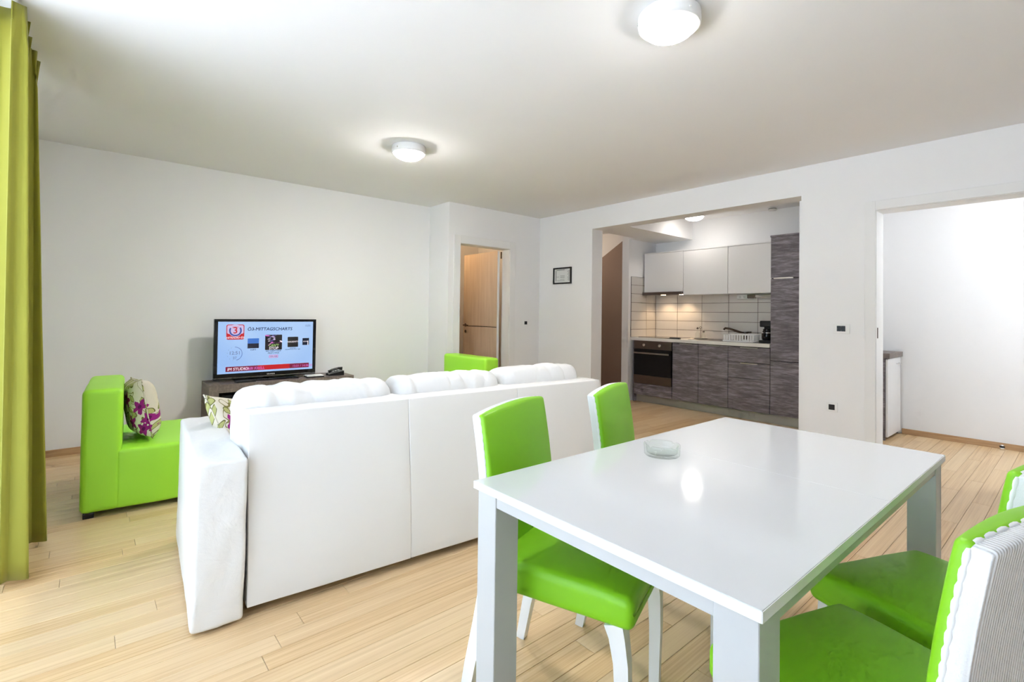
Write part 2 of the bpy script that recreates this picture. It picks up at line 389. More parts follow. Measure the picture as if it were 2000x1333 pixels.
struct('ceiling', 'ceiling_paint', [(WX - T, BB + T, FY - T, 6.57, HC, HC + .12)])
# lowered soffit over the passage to the stairs, kitchen recess stays higher
struct('trim_1', 'wall_paint', [(KX2, 5.80, 3.64, 4.13, OP[2], HC - .001), (5.80, BK, 3.64, 4.232, OP[2], HC - .001)])
# dark flank wall of the staircase with its sloping top
o = obj('wall_stair_flank', prism([(0, 0), (0, 2.545), (.20, 2.545), (1.40, 1.86), (1.40, 0)], -.06, 0), 'stair_paint'); o.rotation_euler = (0, 0, PI / 2); o.location = (6.44, 4.35, 0); o['kind'] = 'structure'
# skirting boards
def skirt(name, segs): struct(name, 'skirting_wood', [(x0, x1, y0, y1, 0.0005, .056) for x0, x1, y0, y1 in segs])
skirt('baseboard_back', [(WX + .001, NX - .014, TVY - .014, TVY - .0005)])
skirt('baseboard_niche', [(NX - .014, NX - .0005, DWY - .014, TVY - .014), (NX, 3.366, DWY - .014, DWY - .0005), (4.361, KX - .015, DWY - .014, DWY - .0005)])
skirt('baseboard_right', [(KX - .014, KX - .0005, OP[1] + .002, DWY - .014), (KX - .014, KX - .0005, 1.185, OP[0] - .002), (KX - .014, KX - .0005, FY + .02, .205)])
skirt('baseboard_bedroom', [(BB - .014, BB - .0005, FY + .02, 1.28)])
skirt('baseboard_kitchen_side', [(5.786, 5.7995, 4.232, 4.345)])
skirt('baseboard_left', [(WX + .0005, WX + .014, WIN[1] + .1, TVY - .015)])

# ------------------------------------------------------------------ floor of separate boards
slab = struct('floor', 'floor_gap', [(WX - T, BB + T, FY - T, 6.57, -.10, -.006)])
PW, PL = .0915, 1.13
planks = []
y = FY; row = 0
while y < 6.55:
    rs = random.Random(row * 13 + 5); x = WX - rs.random() * PL
    while x < BB:
        x0, x1, y1 = max(x, WX), min(x + PL, BB), min(y + PW, 6.56)
        if x1 - x0 > .02: planks.append((x0, x1, y, y1, rs.random()))
        x += PL
    y += PW; row += 1
def plank_bm(bm, x0, x1, y0, y1, tone, lay):
    g, b = .0006, .0012
    co = [(x0 + g, y0 + g, -.006), (x1 - g, y0 + g, -.006), (x1 - g, y1 - g, -.006), (x0 + g, y1 - g, -.006),
          (x0 + g, y0 + g, -b), (x1 - g, y0 + g, -b), (x1 - g, y1 - g, -b), (x0 + g, y1 - g, -b),
          (x0 + g + b, y0 + g + b, 0), (x1 - g - b, y0 + g + b, 0), (x1 - g - b, y1 - g - b, 0), (x0 + g + b, y1 - g - b, 0)]
    v = [bm.verts.new(c_) for c_ in co]
    for k in range(4):
        n_ = (k + 1) % 4
        bm.faces.new((v[k], v[n_], v[n_ + 4], v[k + 4])); bm.faces.new((v[k + 4], v[n_ + 4], v[n_ + 8], v[k + 8]))
    bm.faces.new(v[8:12])
    for q in v: q[lay] = tone
seen = []
for p_ in planks:
    best = 0
    for t_ in (.15, .5, .85):
        q = proj((p_[0] + (p_[1] - p_[0]) * t_, (p_[2] + p_[3]) / 2, 0))
        if q and -40 < q[0] < 2040 and 600 < q[1] < 1420 and p_[0] < 4.75: best = max(best, 1 / q[2])
    seen.append(best)
order = sorted(range(len(planks)), key=lambda i: -seen[i])
near = set(i for i in order[:296] if seen[i] > 0)
rest = bmesh.new(); rl = rest.verts.layers.float.new('tone')
for i, p_ in enumerate(planks):
    if i in near:
        bm = bmesh.new(); ly = bm.verts.layers.float.new('tone'); plank_bm(bm, *p_, ly); obj('plank', bm, 'bamboo_plank', slab)
    else: plank_bm(rest, *p_, rl)
tag(obj('planks', rest, 'bamboo_plank', slab), kind='stuff')

# ------------------------------------------------------------------ windows (behind and beside the camera)
w1 = tag(thing('window_1', None, None), kind='structure')
y0, y1, z0, z1 = WIN
bm = bmesh.new()
for b in ((y0, y1, z1 - .06, z1), (y0, y1, z0, z0 + .03), (y0, y0 + .05, z0 + .03, z1 - .06), (y1 - .05, y1, z0 + .03, z1 - .06)): bx(bm, WX - .13, WX - .03, *b)
obj('window_frame', bm, 'frame_white', w1)
for k in range(2):                                   # glazed sliding panels pushed open, one behind the other
    xa, ya, yb = WX - .118 + k * .042, FY + .30, y0 - .02
    xa -= .14
    bm = bmesh.new()
    for b in ((ya, yb, z1 - .12, z1 - .06), (ya, yb, z0 + .03, z0 + .09), (ya, ya + .06, z0 + .09, z1 - .12), (yb - .06, yb, z0 + .09, z1 - .12)): bx(bm, xa, xa + .036, *b)
    obj('sliding_panel', bm, 'frame_white', w1); box('pane', 'window_glass', xa + .015, xa + .021, ya + .06, yb - .06, z0 + .09, z1 - .12, w1)
w2 = tag(thing('window_2', None, None), kind='structure')
x0, x1, z0, z1 = BWIN
bm = bmesh.new()
for b in ((x0, x1, z1 - .06, z1), (x0, x1, z0, z0 + .06), (x0, x0 + .06, z0 + .06, z1 - .06), (x1 - .06, x1, z0 + .06, z1 - .06)): bx(bm, b[0], b[1], FY - .12, FY - .05, b[2], b[3])
obj('window_frame', bm, 'frame_white', w2)
box('pane', 'window_glass', x0 + .06, x1 - .06, FY - .088, FY - .082, z0 + .06, z1 - .06, w2)

# ground outside
struct('terrace', 'terrace_stone', [(-14, WX - T - .01, -16, 18, -.16, -.10), (WX - T - .01, 16, -16, FY - T - .01, -.16, -.10)])
# unseen overhang added to shade the terrace and keep sun off the bedroom window
struct('shade_slab', 'terrace_stone', [(-2.2, WX - T - .01, -5, 9, 2.80, 2.96), (WX - T - .01, 8.5, -4.4, FY - T - .01, 2.80, 2.96)])
# ------------------------------------------------------------------ doors
d1 = tag(thing('door_1', None, None), kind='structure')
def casing(parent, axis, c0, c1, top, plane, depth, w=.085):
    """white lining and casing around an opening; axis x: opening runs along x in the wall y = plane"""
    def B(name, mat, a0, a1, p0, p1, zz0, zz1):
        if axis == 'x': return box(name, mat, a0, a1, p0, p1, zz0, zz1, parent, .002, 1)
        return box(name, mat, p0, p1, a0, a1, zz0, zz1, parent, .002, 1)
    for (a0, a1) in ((c0 - .012, c0), (c1, c1 + .012)): B('lining', 'trim_white', a0, a1, plane + .001, plane + depth - .001, .001, top)
    B('lining', 'trim_white', c0 - .012, c1 + .012, plane + .001, plane + depth - .001, top, top + .0115)
    B('casing', 'trim_white', c0 - w, c0 - .004, plane - .014, plane - .0005, .001, top + w); B('casing', 'trim_white', c1 + .004, c1 + w, plane - .014, plane - .0005, .001, top + w)
    B('casing', 'trim_white', c0 - .004, c1 + .004, plane - .014, plane - .0005, top + .004, top + w)
casing(d1, 'x', DL[0], DL[1], DL[2], DWY, T, .10)
lf = obj('door_leaf', None, None, d1) if False else None
leaf = bpy.data.objects.new('door_leaf', None)
bm = bmesh.new(); bx(bm, -.775, 0, -.040, 0, .008, 1.02, .002, 1); bx(bm, -.775, 0, -.040, 0, 1.026, 2.05, .002, 1); bx(bm, -.774, -.001, -.036, -.004, 1.018, 1.028)
bpy.data.objects.remove(leaf)
leaf = obj('door_leaf', bm, 'door_wood', d1, (DL[1] - .030, DWY + T + .012, 0), (0, 0, -math.radians(90)))
box('edge_band', 'trim_white', -.0005, .0018, -.038, -.002, .01, 2.048, leaf)
box('groove', 'dark_gap', -.70, -.005, -.0402, -.0395, 1.019, 1.027, leaf); box('groove', 'dark_gap', -.70, -.005, -.0005, .0003, 1.019, 1.027, leaf)
for s_ in (-1, 1):
    yb = -.040 if s_ < 0 else 0
    bm = bmesh.new(); tube(bm, [(-.715, yb, 1.035), (-.715, yb + s_ * .045, 1.035)], .010, 10); tube(bm, [(-.715, yb + s_ * .045, 1.035), (-.60, yb + s_ * .048, 1.035)] if s_ > 0 else [(-.715, yb + s_ * .045, 1.035), (-.60, yb + s_ * .048, 1.035)], .008, 10)
    tube(bm, [(-.715, yb, 1.035), (-.715, yb + s_ * .006, 1.035)], .024, 16)
    obj('handle', bm, 'brown_metal', leaf)
    bm = bmesh.new(); tube(bm, [(-.715, yb, .945), (-.715, yb + s_ * .006, .945)], .022, 16); obj('lock_rosette', bm, 'brown_metal', leaf)
for zz in (.25, 1.95):
    bm = bmesh.new(); tube(bm, [(DL[1] - .010, DWY + T + .008, zz), (DL[1] - .010, DWY + T + .008, zz + .09)], .009, 10); obj('hinge', bm, 'brown_metal', d1)
d2 = tag(thing('door_2', None, None), kind='structure')
casing(d2, 'y', DR[0], DR[1], DR[2], KX, KX2 - KX, .078)
box('strike_plate', 'brown_metal', KX + .022, KX + .046, DR[1] - .002, DR[1] + .0005, 1.045, 1.13, d2)

# ------------------------------------------------------------------ curtain
def curtain():
    t = thing('curtain', 'lime green floor-length curtain bunched at the left edge beside the window', 'curtain', (-.27, 3.27, 0))
    nx, nz = 130, 26; verts, faces = [], []
    for k in range(nz + 1):
        tz = k / nz; z = .022 + tz * 2.498
        for i in range(nx + 1):
            u = i / nx
            ln = (.385 - .02 * tz) ; yy = -.27 + u * (.61 + .09 * tz)
            amp = .085 * (1 - .50 * tz) * (.75 + .35 * math.sin(u * 9 + 1.0)) * (1.0 if u > .04 else .7)
            ph = u * 2 * PI * 4.5 + .5 * math.sin(u * 7) + .25 * (1 - tz) * math.sin(u * 23)
            x = amp * math.sin(ph) + .012 * math.sin(3 * ph + 1.3) * (1 - tz) + .055 * (1 - tz) * u
            pleat = .02 * math.sin(u * 2 * PI * 12) * max(0, (tz - .93) / .07)
            verts.append((x + pleat, yy + .030 * math.sin(2 * ph + .4) * (1 - .5 * tz), z))
    for k in range(nz):
        for i in range(nx):
            a_ = k * (nx + 1) + i; faces.append((a_, a_ + 1, a_ + nx + 2, a_ + nx + 1))
    me = mesh_from('curtain', verts, faces, True)
    o = obj('drape', me, 'curtain_fabric', t); md = o.modifiers.new('thick', 'SOLIDIFY'); md.thickness = .004
    box('header_tape', 'curtain_fabric', -.002, .002, -.27, .42, 2.44, 2.517, t)
    return t
curtain()
tag(box('curtain_rail', 'white_plastic', -.285, -.255, -1.3, 3.78, 2.527, 2.5465, None, .003), 'slim white curtain rail along the ceiling above the green curtain', 'curtain rail')

# ------------------------------------------------------------------ sofa
def wrinkle(p, s, amp): return amp * (noise.noise(p * s) + .5 * noise.noise(p * s * 2.3))
sofa = thing('sofa', 'white leather three-seat sofa with its plain back turned to the dining table', 'sofa', (.314, 2.127, 0), math.radians(-4.0))
def part_soft(name, mat, x0, x1, y0, y1, z0, z1, r, n, parent, fn=None, rot=None):
    c_ = Vector(((x0 + x1) / 2, (y0 + y1) / 2, (z0 + z1) / 2))
    me = soft_box((x1 - x0) / 2, (y1 - y0) / 2, (z1 - z0) / 2, r, n, fn)
    o = obj(name, me, mat, parent, c_, rot or (0, 0, 0)); return o
def arm_fn(side):
    def fn(p, n_):
        t_ = (p.z + .30) / .60
        p = p.copy(); p.x += .006 * side * (1 - t_)
        a_ = .0055 if abs(n_.y) > .5 else .0025
        return p + n_ * (wrinkle(Vector((p.x * 3, p.y * 4 + 3, p.z * 7 - p.x * 18)), 1.6, a_))
    return fn
part_soft('arm', 'white_leather', 0, .172, 0, .97, .012, .632, .016, (6, 24, 20), sofa, arm_fn(-1))
part_soft('arm', 'white_leather', 2.205, 2.377, 0, .97, .012, .632, .016, (6, 24, 20), sofa, arm_fn(1))
def back_fn(p, n_):
    p = p.copy(); p.y += .055 * max(0.0, (p.z + .37) / .74) ** 1.5
    return p + n_ * wrinkle(Vector((p.x, p.y, p.z)), 3.0, .0025)
for xa, xb in ((.180, .872), (.872, 1.532), (1.532, 2.197)): part_soft('back_panel', 'white_leather_flat', xa, xb, .022, .215, .040, .785, .0045, (12, 5, 14), sofa, back_fn)
part_soft('seat_base', 'white_leather_flat', .178, 2.20, .20, .95, .06, .30, .02, (20, 10, 4), sofa)
for xa, xb in ((.182, .855), (.862, 1.52), (1.527, 2.196)):
    part_soft('seat_cushion', 'white_leather', xa, xb, .26, .96, .28, .42, .05, (12, 12, 4), sofa)
def bc_fn(seed):
    def fn(p, n_):
        u, w = p.x / .33, p.z / .24
        p = p.copy(); p.y += (.035 if p.y > 0 else -.012) * (1 - u * u) * (1 - w * w) * (1 if abs(n_.y) > .2 else .6)
        if n_.z > .05 or p.z > .05:
            fold = math.sin(p.x * 46 + 3 * noise.noise(Vector((p.x * 6, seed, 0))) + p.z * 6) * max(0, noise.noise(Vector((p.x * 9 + seed * 7, p.z * 4, .3))) + .25)
            p += n_ * .012 * fold * min(1, max(0, (p.z + .02) / .15)); cr_ = (1 - abs(math.sin(p.x * 17 + 2.2 * noise.noise(Vector((p.x * 7, p.z * 5, seed))) + p.z * 3))) ** 4; p -= n_ * .011 * cr_ * min(1, max(0, (p.z + .06) / .18)) * (.4 + .6 * max(0, noise.noise(Vector((p.x * 5 + seed, 0, 1))) + .5))
        p.z += .012 * (1 - u ** 4) + .006 * noise.noise(Vector((p.x * 8, seed, 2)))
        return p + n_ * wrinkle(p + Vector((seed, 0, 0)), 9, .005)
    return fn
for k, (xa, xb, zt) in enumerate(((.155, .862, .855), (.868, 1.53, .858), (1.535, 2.175, .865))):
    part_soft('back_cushion', 'white_leather', xa, xb, .20, .44, zt - .47, zt, .075, (72, 8, 26), sofa, bc_fn(k * 3.1 + 1), (math.radians(-5), 0, 0))
for (xx, yy) in ((.05, .05), (.05, .90), (2.31, .05), (2.31, .90)): box('foot', 'black_plastic', xx, xx + .05, yy, yy + .05, 0.0005, .014, sofa)

# ------------------------------------------------------------------ green armless chairs of the seating group
def green_chair(label, loc, rz):
    t = thing('lounge_chair', label, 'armchair', loc, rz, 'green leather lounge chairs')
    fn = lambda p, n_: p + n_ * wrinkle(p, 5, .0018)
    part_soft('backrest', 'green_leather_lounge', 0, .186, 0, .80, .030, .735, .030, (6, 18, 16), t, fn)
    part_soft('seat', 'green_leather_lounge', .155, .82, .0006, .7994, .030, .378, .024, (16, 18, 8), t, fn)
    for (xx, yy) in ((.015, .015), (.015, .735), (.75, .015), (.75, .735)): box('foot', 'black_plastic', xx, xx + .05, yy, yy + .05, 0.0005, .031, t, .003)
    return t
g1 = green_chair('lime green leather lounge chair holding the floral cushion near the curtain', (-.012, 3.705, 0), math.radians(-3))
g2 = dup(g1, (3.335, 4.88, 0), math.radians(180), 'lime green leather chair behind the sofa by the open wooden door')

# ------------------------------------------------------------------ cushions
def pillow(label, loc, rot, a_=.215, h=.075, spin=0.0):
    n_ = 22; verts, faces = [], []
    for side in (1, -1):
        for j in range(n_ + 1):
            for i in range(n_ + 1):
                u, v = -1 + 2 * i / n_, -1 + 2 * j / n_
                pinch = 1 - .07 * (1 - u * u) * 1 - .0
                x = a_ * u * (1 - .09 * (1 - v * v) * abs(u) ** 3) ; y_ = a_ * v * (1 - .09 * (1 - u * u) * abs(v) ** 3)
                z = side * h * (max(0, 1 - u ** 4) * max(0, 1 - v ** 4)) ** .52
                z += .006 * noise.noise(Vector((x * 9, y_ * 9, side))) * (1 - u * u) * (1 - v * v)
                verts.append((x, y_, z))
    off = (n_ + 1) ** 2
    for s_ in (0, 1):
        for j in range(n_):
            for i in range(n_):
                q = s_ * off + j * (n_ + 1) + i; f_ = (q, q + 1, q + n_ + 2, q + n_ + 1); faces.append(f_ if s_ == 0 else f_[::-1])
    me = mesh_from('cushion', verts, faces, True); bm = bmesh.new(); bm.from_mesh(me); bmesh.ops.remove_doubles(bm, verts=bm.verts[:], dist=1e-5); bm.to_mesh(me); bm.free()
    me.polygons.foreach_set('use_smooth', [True] * len(me.polygons))
    t = thing('cushion', label, 'cushion', loc, 0, 'floral scatter cushions')
    t.rotation_euler = rot
    obj('cover', me, 'floral_print', t, (0, 0, 0), (0, 0, spin))
    bm = bmesh.new()
    P = []
    for k in range(64):
        w = k / 64 * 4; s_ = int(w); q = -1 + 2 * (w - s_)
        u, v = ((q, -1), (1, q), (-q, 1), (-1, -q))[s_]
        P.append((a_ * u * (1 - .09 * (1 - v * v) * abs(u) ** 3), a_ * v * (1 - .09 * (1 - u * u) * abs(v) ** 3), 0))
    tube(bm, P + [P[0]], .0035, 6, cap=False); obj('piping', bm, 'floral_print', t)
    return t
pillow('floral cushion with magenta flowers leaning on the green chair backrest', (.279, 3.985, .572), (math.radians(81), math.radians(4), math.radians(90 + 5)), .186, .082, PI)
pillow('floral cushion tucked into the left corner of the white sofa', (.605, 2.86, .592), (math.radians(60), math.radians(12), math.radians(50)), .185, .052, -PI / 2)

# ------------------------------------------------------------------ television, its low unit and what stands on it
UX0, UX1, UYF, UYB, UZ = .832, 2.15, 5.05, 5.43, .536
u = thing('tv_unit', 'low grey oak television unit with mitred frame against the back wall', 'tv unit', (UX0, UYF, 0))
W_, D_ = UX1 - UX0, UYB - UYF; TK = .075
bm = bmesh.new()
fr_out = [(0, 0), (W_, 0), (W_, UZ), (0, UZ)]; fr_in = [(TK, TK), (W_ - TK, TK), (W_ - TK, UZ - TK), (TK, UZ - TK)]
names = ('frame_bottom', 'frame_side', 'frame_top', 'frame_side'); bm.free()
for k in range(4):
    q = [fr_out[k], fr_out[(k + 1) % 4], fr_in[(k + 1) % 4], fr_in[k]]
    if k == 0: q = [(x_, max(z_, .001)) for x_, z_ in q]
    obj(names[k], prism(q, 0, D_), 'grey_oak_light', u)
box('back_board', 'black_matte', TK, W_ - TK, D_ - .02, D_, TK, UZ - TK, u)
box('drop_front', 'black_glass', TK + .03, W_ / 2 - .02, .02, .035, TK + .03, UZ - TK - .03, u, .002); box('drop_front', 'black_glass', W_ / 2 + .02, W_ - TK - .03, .02, .035, TK + .03, UZ - TK - .03, u, .002)

TVX0, TVX1, TVZ0, TVZ1 = .884, 1.803, .560, 1.120
tv = thing('television', 'black flat television on a chrome stand showing a blue radio chart screen', 'television', ((TVX0 + TVX1) / 2, 5.215, UZ), math.radians(1.0))
hw = (TVX1 - TVX0) / 2; zb = TVZ0 - UZ; zt = TVZ1 - UZ
b_ = .030
for nm, q in (('bezel', (-hw, hw, zt - .024, zt)), ('bezel', (-hw, -hw + b_, zb + .052, zt - .024)), ('bezel', (hw - b_, hw, zb + .052, zt - .024)), ('bezel', (-hw, hw, zb + .014, zb + .052))):
    box(nm, 'black_glass', q[0], q[1], -.016, .02, q[2], q[3], tv, .002, 1)
box('lower_lip', 'black_plastic', -hw, hw, -.012, .022, zb, zb + .011, tv, .002, 1); box('trim_strip', 'chrome', -hw + .002, hw - .002, -.012, .02, zb + .011, zb + .0138, tv)
box('housing', 'black_matte', -hw + .02, hw - .02, .02, .055, zb + .03, zt - .02, tv, .01)
bm = bmesh.new(); tube(bm, [(0, .03, .012), (0, .03, zb + .08)], .022, 16); obj('stand_neck', bm, 'chrome', tv)
box('stand_base', 'black_glass', -.27, .27, -.07, .15, 0.0005, .014, tv, .004)
sw, sz0, sz1 = hw - b_, zb + .052, zt - .024; SH = sz1 - sz0
scr = box('screen', 'screen_blue', -sw, sw, -.010, .0, sz0, sz1, tv)
SY = -.0112
def S(u_, v_): return (-sw + 2 * sw * u_, sz1 - SH * v_)      # picture coordinates, 0..1 from the top left
def flat(name, mat, u0, u1, v0, v1, lift=0, rad=0.0):
    (xa, za), (xb, zb_) = S(u0, v0), S(u1, v1)
    if rad:
        pts = []
        for cx_, cz_, a0 in ((xb - rad, za - rad, 0), (xa + rad, za - rad, 90), (xa + rad, zb_ + rad, 180), (xb - rad, zb_ + rad, 270)):
            for k in range(5): w = math.radians(a0 + 22.5 * k); pts.append((cx_ + rad * math.cos(w), cz_ + rad * math.sin(w)))
        return obj(name, prism(pts, SY - .0004 - lift, SY + .0008 - lift), mat, scr)
    return box(name, mat, xa, xb, SY - .0004 - lift, SY + .0008 - lift, zb_, za, scr)
def word(name, s_, mat, u_, v_, size, lift=.0006, align='LEFT', shear=0.0, wide=1.0):
    me = text_mesh(s_, size, .0002, align, shear); me.transform(Matrix.Diagonal((wide, 1, 1, 1)))
    xa, za = S(u_, v_); return obj(name, me, mat, scr, (xa, SY - .0004 - lift, za))
flat('logo', 'scr_red', .080, .255, .055, .345, 0, .016); flat('logo_field', 'scr_lilac', .088, .247, .068, .235, .0005, .013)
bm = bmesh.new(); xc, zc = S(.167, .172)
def arc(bm, r0, r1, a0, a1, n_=14):
    for k in range(n_):
        w0, w1_ = math.radians(a0 + (a1 - a0) * k / n_), math.radians(a0 + (a1 - a0) * (k + 1) / n_)
        bm.faces.new([bm.verts.new((xc + r_ * math.cos(w), SY - .0016, zc + r_ * math.sin(w))) for r_, w in ((r0, w0), (r1, w0), (r1, w1_), (r0, w1_))])
arc(bm, 0, .058, 0, 360, 28); obj('logo_disc', bm, 'scr_lilac', scr)
zc0 = zc; bm = bmesh.new(); SYk = SY
def arc2(name, mat, r0, r1, a0, a1):
    pts = [(xc + r0 * math.cos(math.radians(a0 + (a1 - a0) * k / 14)), zc + r0 * math.sin(math.radians(a0 + (a1 - a0) * k / 14))) for k in range(15)]
    pts += [(xc + r1 * math.cos(math.radians(a1 + (a0 - a1) * k / 14)), zc + r1 * math.sin(math.radians(a1 + (a0 - a1) * k / 14))) for k in range(15)]
    obj(name, prism(pts, SY - .0024, SY - .0016), mat, scr)
bm.free()
arc2('logo_ring', 'scr_blue', .040, .053, 150, 232); arc2('logo_ring', 'scr_blue', .040, .053, 232, 310); arc2('logo_ring', 'scr_blue', .040, .053, -50, 35)
word('logo_numeral', '3', 'scr_red', .167, .225, .085, .0022, 'CENTER'); word('logo_name', 'HITRADIO Ö3', 'scr_white', .167, .325, .024, .0008, 'CENTER', .15)
word('logo_caption', 'RADIO', 'scr_red', .167, .120, .016, .0022, 'CENTER')
word('headline', 'Ö3-MITTAGSCHARTS', 'scr_navy', .285, .175, .042, .0004, 'LEFT', .12, 1.02)
word('clock_corner', '12:51', 'scr_grey', .905, .100, .026, .0004)
flat('cover_art', 'scr_sky', .290, .405, .330, .430); flat('cover_art', 'scr_dark', .290, .405, .430, .525); word('cover_title', 'HURTS', 'scr_navy', .348, .565, .016, .0004, 'CENTER')
flat('cover_art', 'scr_black', .470, .650, .265, .570, 0, .008)
rc = random.Random(4)
for k in range(22):
    mt = ('scr_violet', 'scr_pink', 'scr_lilac', 'scr_pink', 'scr_violet', 'scr_white')[k % 6]; cu, cv = .485 + rc.random() * .145, .285 + rc.random() * .17
    xa, za = S(cu, cv); dx_, dz_ = (rc.random() - .5) * .06, (rc.random() - .5) * .05
    obj('cover_stroke', prism([(xa, za), (xa + .012 + rc.random() * .014, za + .004), (xa + dx_ + .012, za + dz_), (xa + dx_, za + dz_ - .006)], SY - .0012 - k * .00002, SY - .0004), mt, scr)
word('cover_title', "CAN'T", 'scr_green', .560, .500, .032, .0018, 'CENTER', .1); word('cover_title', 'STOP', 'scr_white', .560, .560, .036, .0018, 'CENTER', .1)
word('song_line', 'WE CAN\'T STOP', 'scr_navy', .560, .605, .019, .0004, 'CENTER'); word('song_line', 'MILEY CYRUS', 'scr_navy', .560, .645, .017, .0004, 'CENTER')
flat('on_air_box', 'scr_pink', .513, .610, .672, .730, 0, .006); flat('on_air_field', 'scr_lilac', .517, .606, .678, .724, .0004, .005); word('on_air', 'ON AIR', 'scr_violet', .562, .716, .020, .001, 'CENTER')
flat('cover_art', 'scr_black', .712, .830, .315, .525, 0, .005); word('cover_title', 'NAUGHTY', 'scr_white', .771, .430, .022, .0008, 'CENTER'); word('song_line', 'LA LA LA', 'scr_navy', .771, .555, .013, .0004, 'CENTER'); word('song_line', 'NAUGHTY BOY FEAT. SAM', 'scr_navy', .771, .580, .012, .0004, 'CENTER')
flat('cover_art', 'scr_dark', .880, .955, .345, .490, 0, .003); word('cover_title', 'ICONA', 'scr_white', .914, .425, .014, .0008, 'CENTER'); flat('cover_art', 'scr_white', .938, .946, .40, .49, .0006)
flat('ticker', 'scr_red', .080, .958, .868, .962); flat('ticker_end', 'scr_maroon', .080, .40, .868, .962, .0005); flat('ticker_end', 'scr_maroon', .74, .958, .868, .962, .0005)
word('ticker_text', 'IM STUDIO:', 'scr_white', .095, .942, .036, .001, 'LEFT', .12); word('ticker_text', 'GABI KRELL', 'scr_pink', .262, .942, .034, .001, 'LEFT', .12); word('ticker_text', '12:51 / 14.06.2013', 'scr_pink', .770, .940, .030, .001, 'LEFT', .0)
xc, zc = S(.165, .62)
for k in range(14):
    w = 90 - k * 12; arc2('clock_ring', 'scr_blue', .060, .064, w, w - 10)
for k in range(6):
    w = 260 - k * 28; arc2('clock_tick', 'scr_grey', .061, .064, w, w - 6)
word('clock_time', '12:51', 'scr_grey', .165, .635, .045, .0004, 'CENTER'); word('clock_seconds', '37', 'scr_grey', .165, .725, .034, .0004, 'CENTER')
me = text_mesh('GRUNDIG', .016, .0002, 'CENTER'); obj('maker_badge', me, 'white_plastic', tv, (0.03, -.0166, zb + .024))

# cable, tray, booklet, telephone on the unit
bm = bmesh.new(); tube(bm, [(1.05, 5.40, UZ + .006), (1.06, 5.385, UZ + .02), (1.075, 5.36, UZ + .04), (1.08, 5.345, UZ + .07)], .005, 8); tag(obj('cable', bm, 'black_plastic'), 'black cable looping up behind the television', 'cable')
bm = bmesh.new(); bx(bm, -.085, .085, -.04, .04, 0, .012, .004); bx(bm, -.08, .08, -.035, .035, .012, .018, .003); o = obj('remote_control', bm, 'black_plastic', None, (1.13, 5.115, UZ + .0005), (0, 0, math.radians(8))); tag(o, 'black remote control lying in front of the television stand', 'remote')
rt = thing('wifi_router', 'flat white box with black base beside the television', 'router', (1.765, 5.13, UZ + .0005), math.radians(-3)); box('base', 'black_plastic', -.085, .085, -.055, .055, 0, .010, rt, .003); box('cover', 'white_plastic', -.08, .08, -.05, .05, .010, .022, rt, .004)
ph = thing('telephone', 'black desk telephone at the right end of the television unit', 'telephone', (1.995, 5.17, UZ + .0005), math.radians(-6)); ph.scale = (.85,) * 3
obj('body', prism([(-.09, 0), (.09, 0), (.09, .055), (-.09, .02)], -.07, .07), 'black_plastic', ph)
bm = bmesh.new(); tube(bm, [(-.085, -.03, .045), (-.05, -.03, .066), (.03, -.03, .085), (.075, -.03, .080)], [.020, .014, .014, .021], 10); obj('handset', bm, 'black_plastic', ph)
bm = bmesh.new(); tube(bm, [(-.085, -.03, .04), (-.11, -.02, .02), (-.10, .03, .012), (-.06, .05, .01)], .004, 8); obj('cord', bm, 'black_plastic', ph)
for r_ in range(4):
    for k in range(3): box('key', 'grey_plastic', -.03 + k * .03, -.012 + k * .03, .0 + r_ * .015, .010 + r_ * .015, .033 + k * .0058, .041 + k * .0058, ph)

# ------------------------------------------------------------------ ceiling lamps
def ceiling_lamp(label, loc):
    t = thing('ceiling_lamp', label, 'ceiling lamp', loc, 0, 'round white ceiling lamps')
    obj('base_ring', lathe([(0, 0), (.130, 0), (.134, -.004), (.136, -.040), (.133, -.058), (.122, -.062), (.118, -.040), (0, -.035)], 40), 'white_plastic', t)
    prof = [(.116, -.036)] + [(.116 * math.cos(w), -.054 - .056 * math.sin(w)) for w in [PI / 2 * k / 9 for k in range(10)]]; prof[-1] = (0, prof[-1][1])
    obj('glass_dome', lathe(prof, 40), 'lamp_glass', t)
    for k in range(3):
        w = 2 * PI * k / 3 + .2; bm = bmesh.new(); tube(bm, [(.126 * math.cos(w), .126 * math.sin(w), -.036), (.138 * math.cos(w), .138 * math.sin(w), -.036)], .006, 8); obj('clip', bm, 'chrome', t)
    return t
L1 = ceiling_lamp('lit round ceiling lamp above the dining table, cut by the picture top', (1.945, 1.215, HC - .0005))
L2 = dup(L1, (1.955, 3.585, HC - .0005), 1.2, 'lit round ceiling lamp in the living area, left of centre')
L3 = dup(L1, (5.92, 3.31, HC - .0005), .4, 'lit round ceiling lamp of the kitchen, half hidden by the lintel')
for lp, mt in ((L2, 'living_lamp_glass'), (L3, 'kitchen_lamp_glass')):
    for c_ in lp.children:
        if c_.name.startswith('glass_dome'): c_.data = c_.data.copy(); c_.data.materials[0] = MAT[mt]
sd = thing('smoke_detector', 'small round smoke detector on the kitchen ceiling above the tall cupboard', 'smoke detector', (6.33, 2.51, HC - .0005))
obj('base', lathe([(0, 0), (.055, 0), (.055, -.012), (0, -.012)], 24), 'white_plastic', sd); obj('slot_ring', lathe([(0, -.012), (.045, -.012), (.045, -.022), (0, -.022)], 24), 'grey_plastic', sd); obj('cap', lathe([(0, -.022), (.052, -.022), (.046, -.036), (0, -.040)], 24), 'white_plastic', sd)

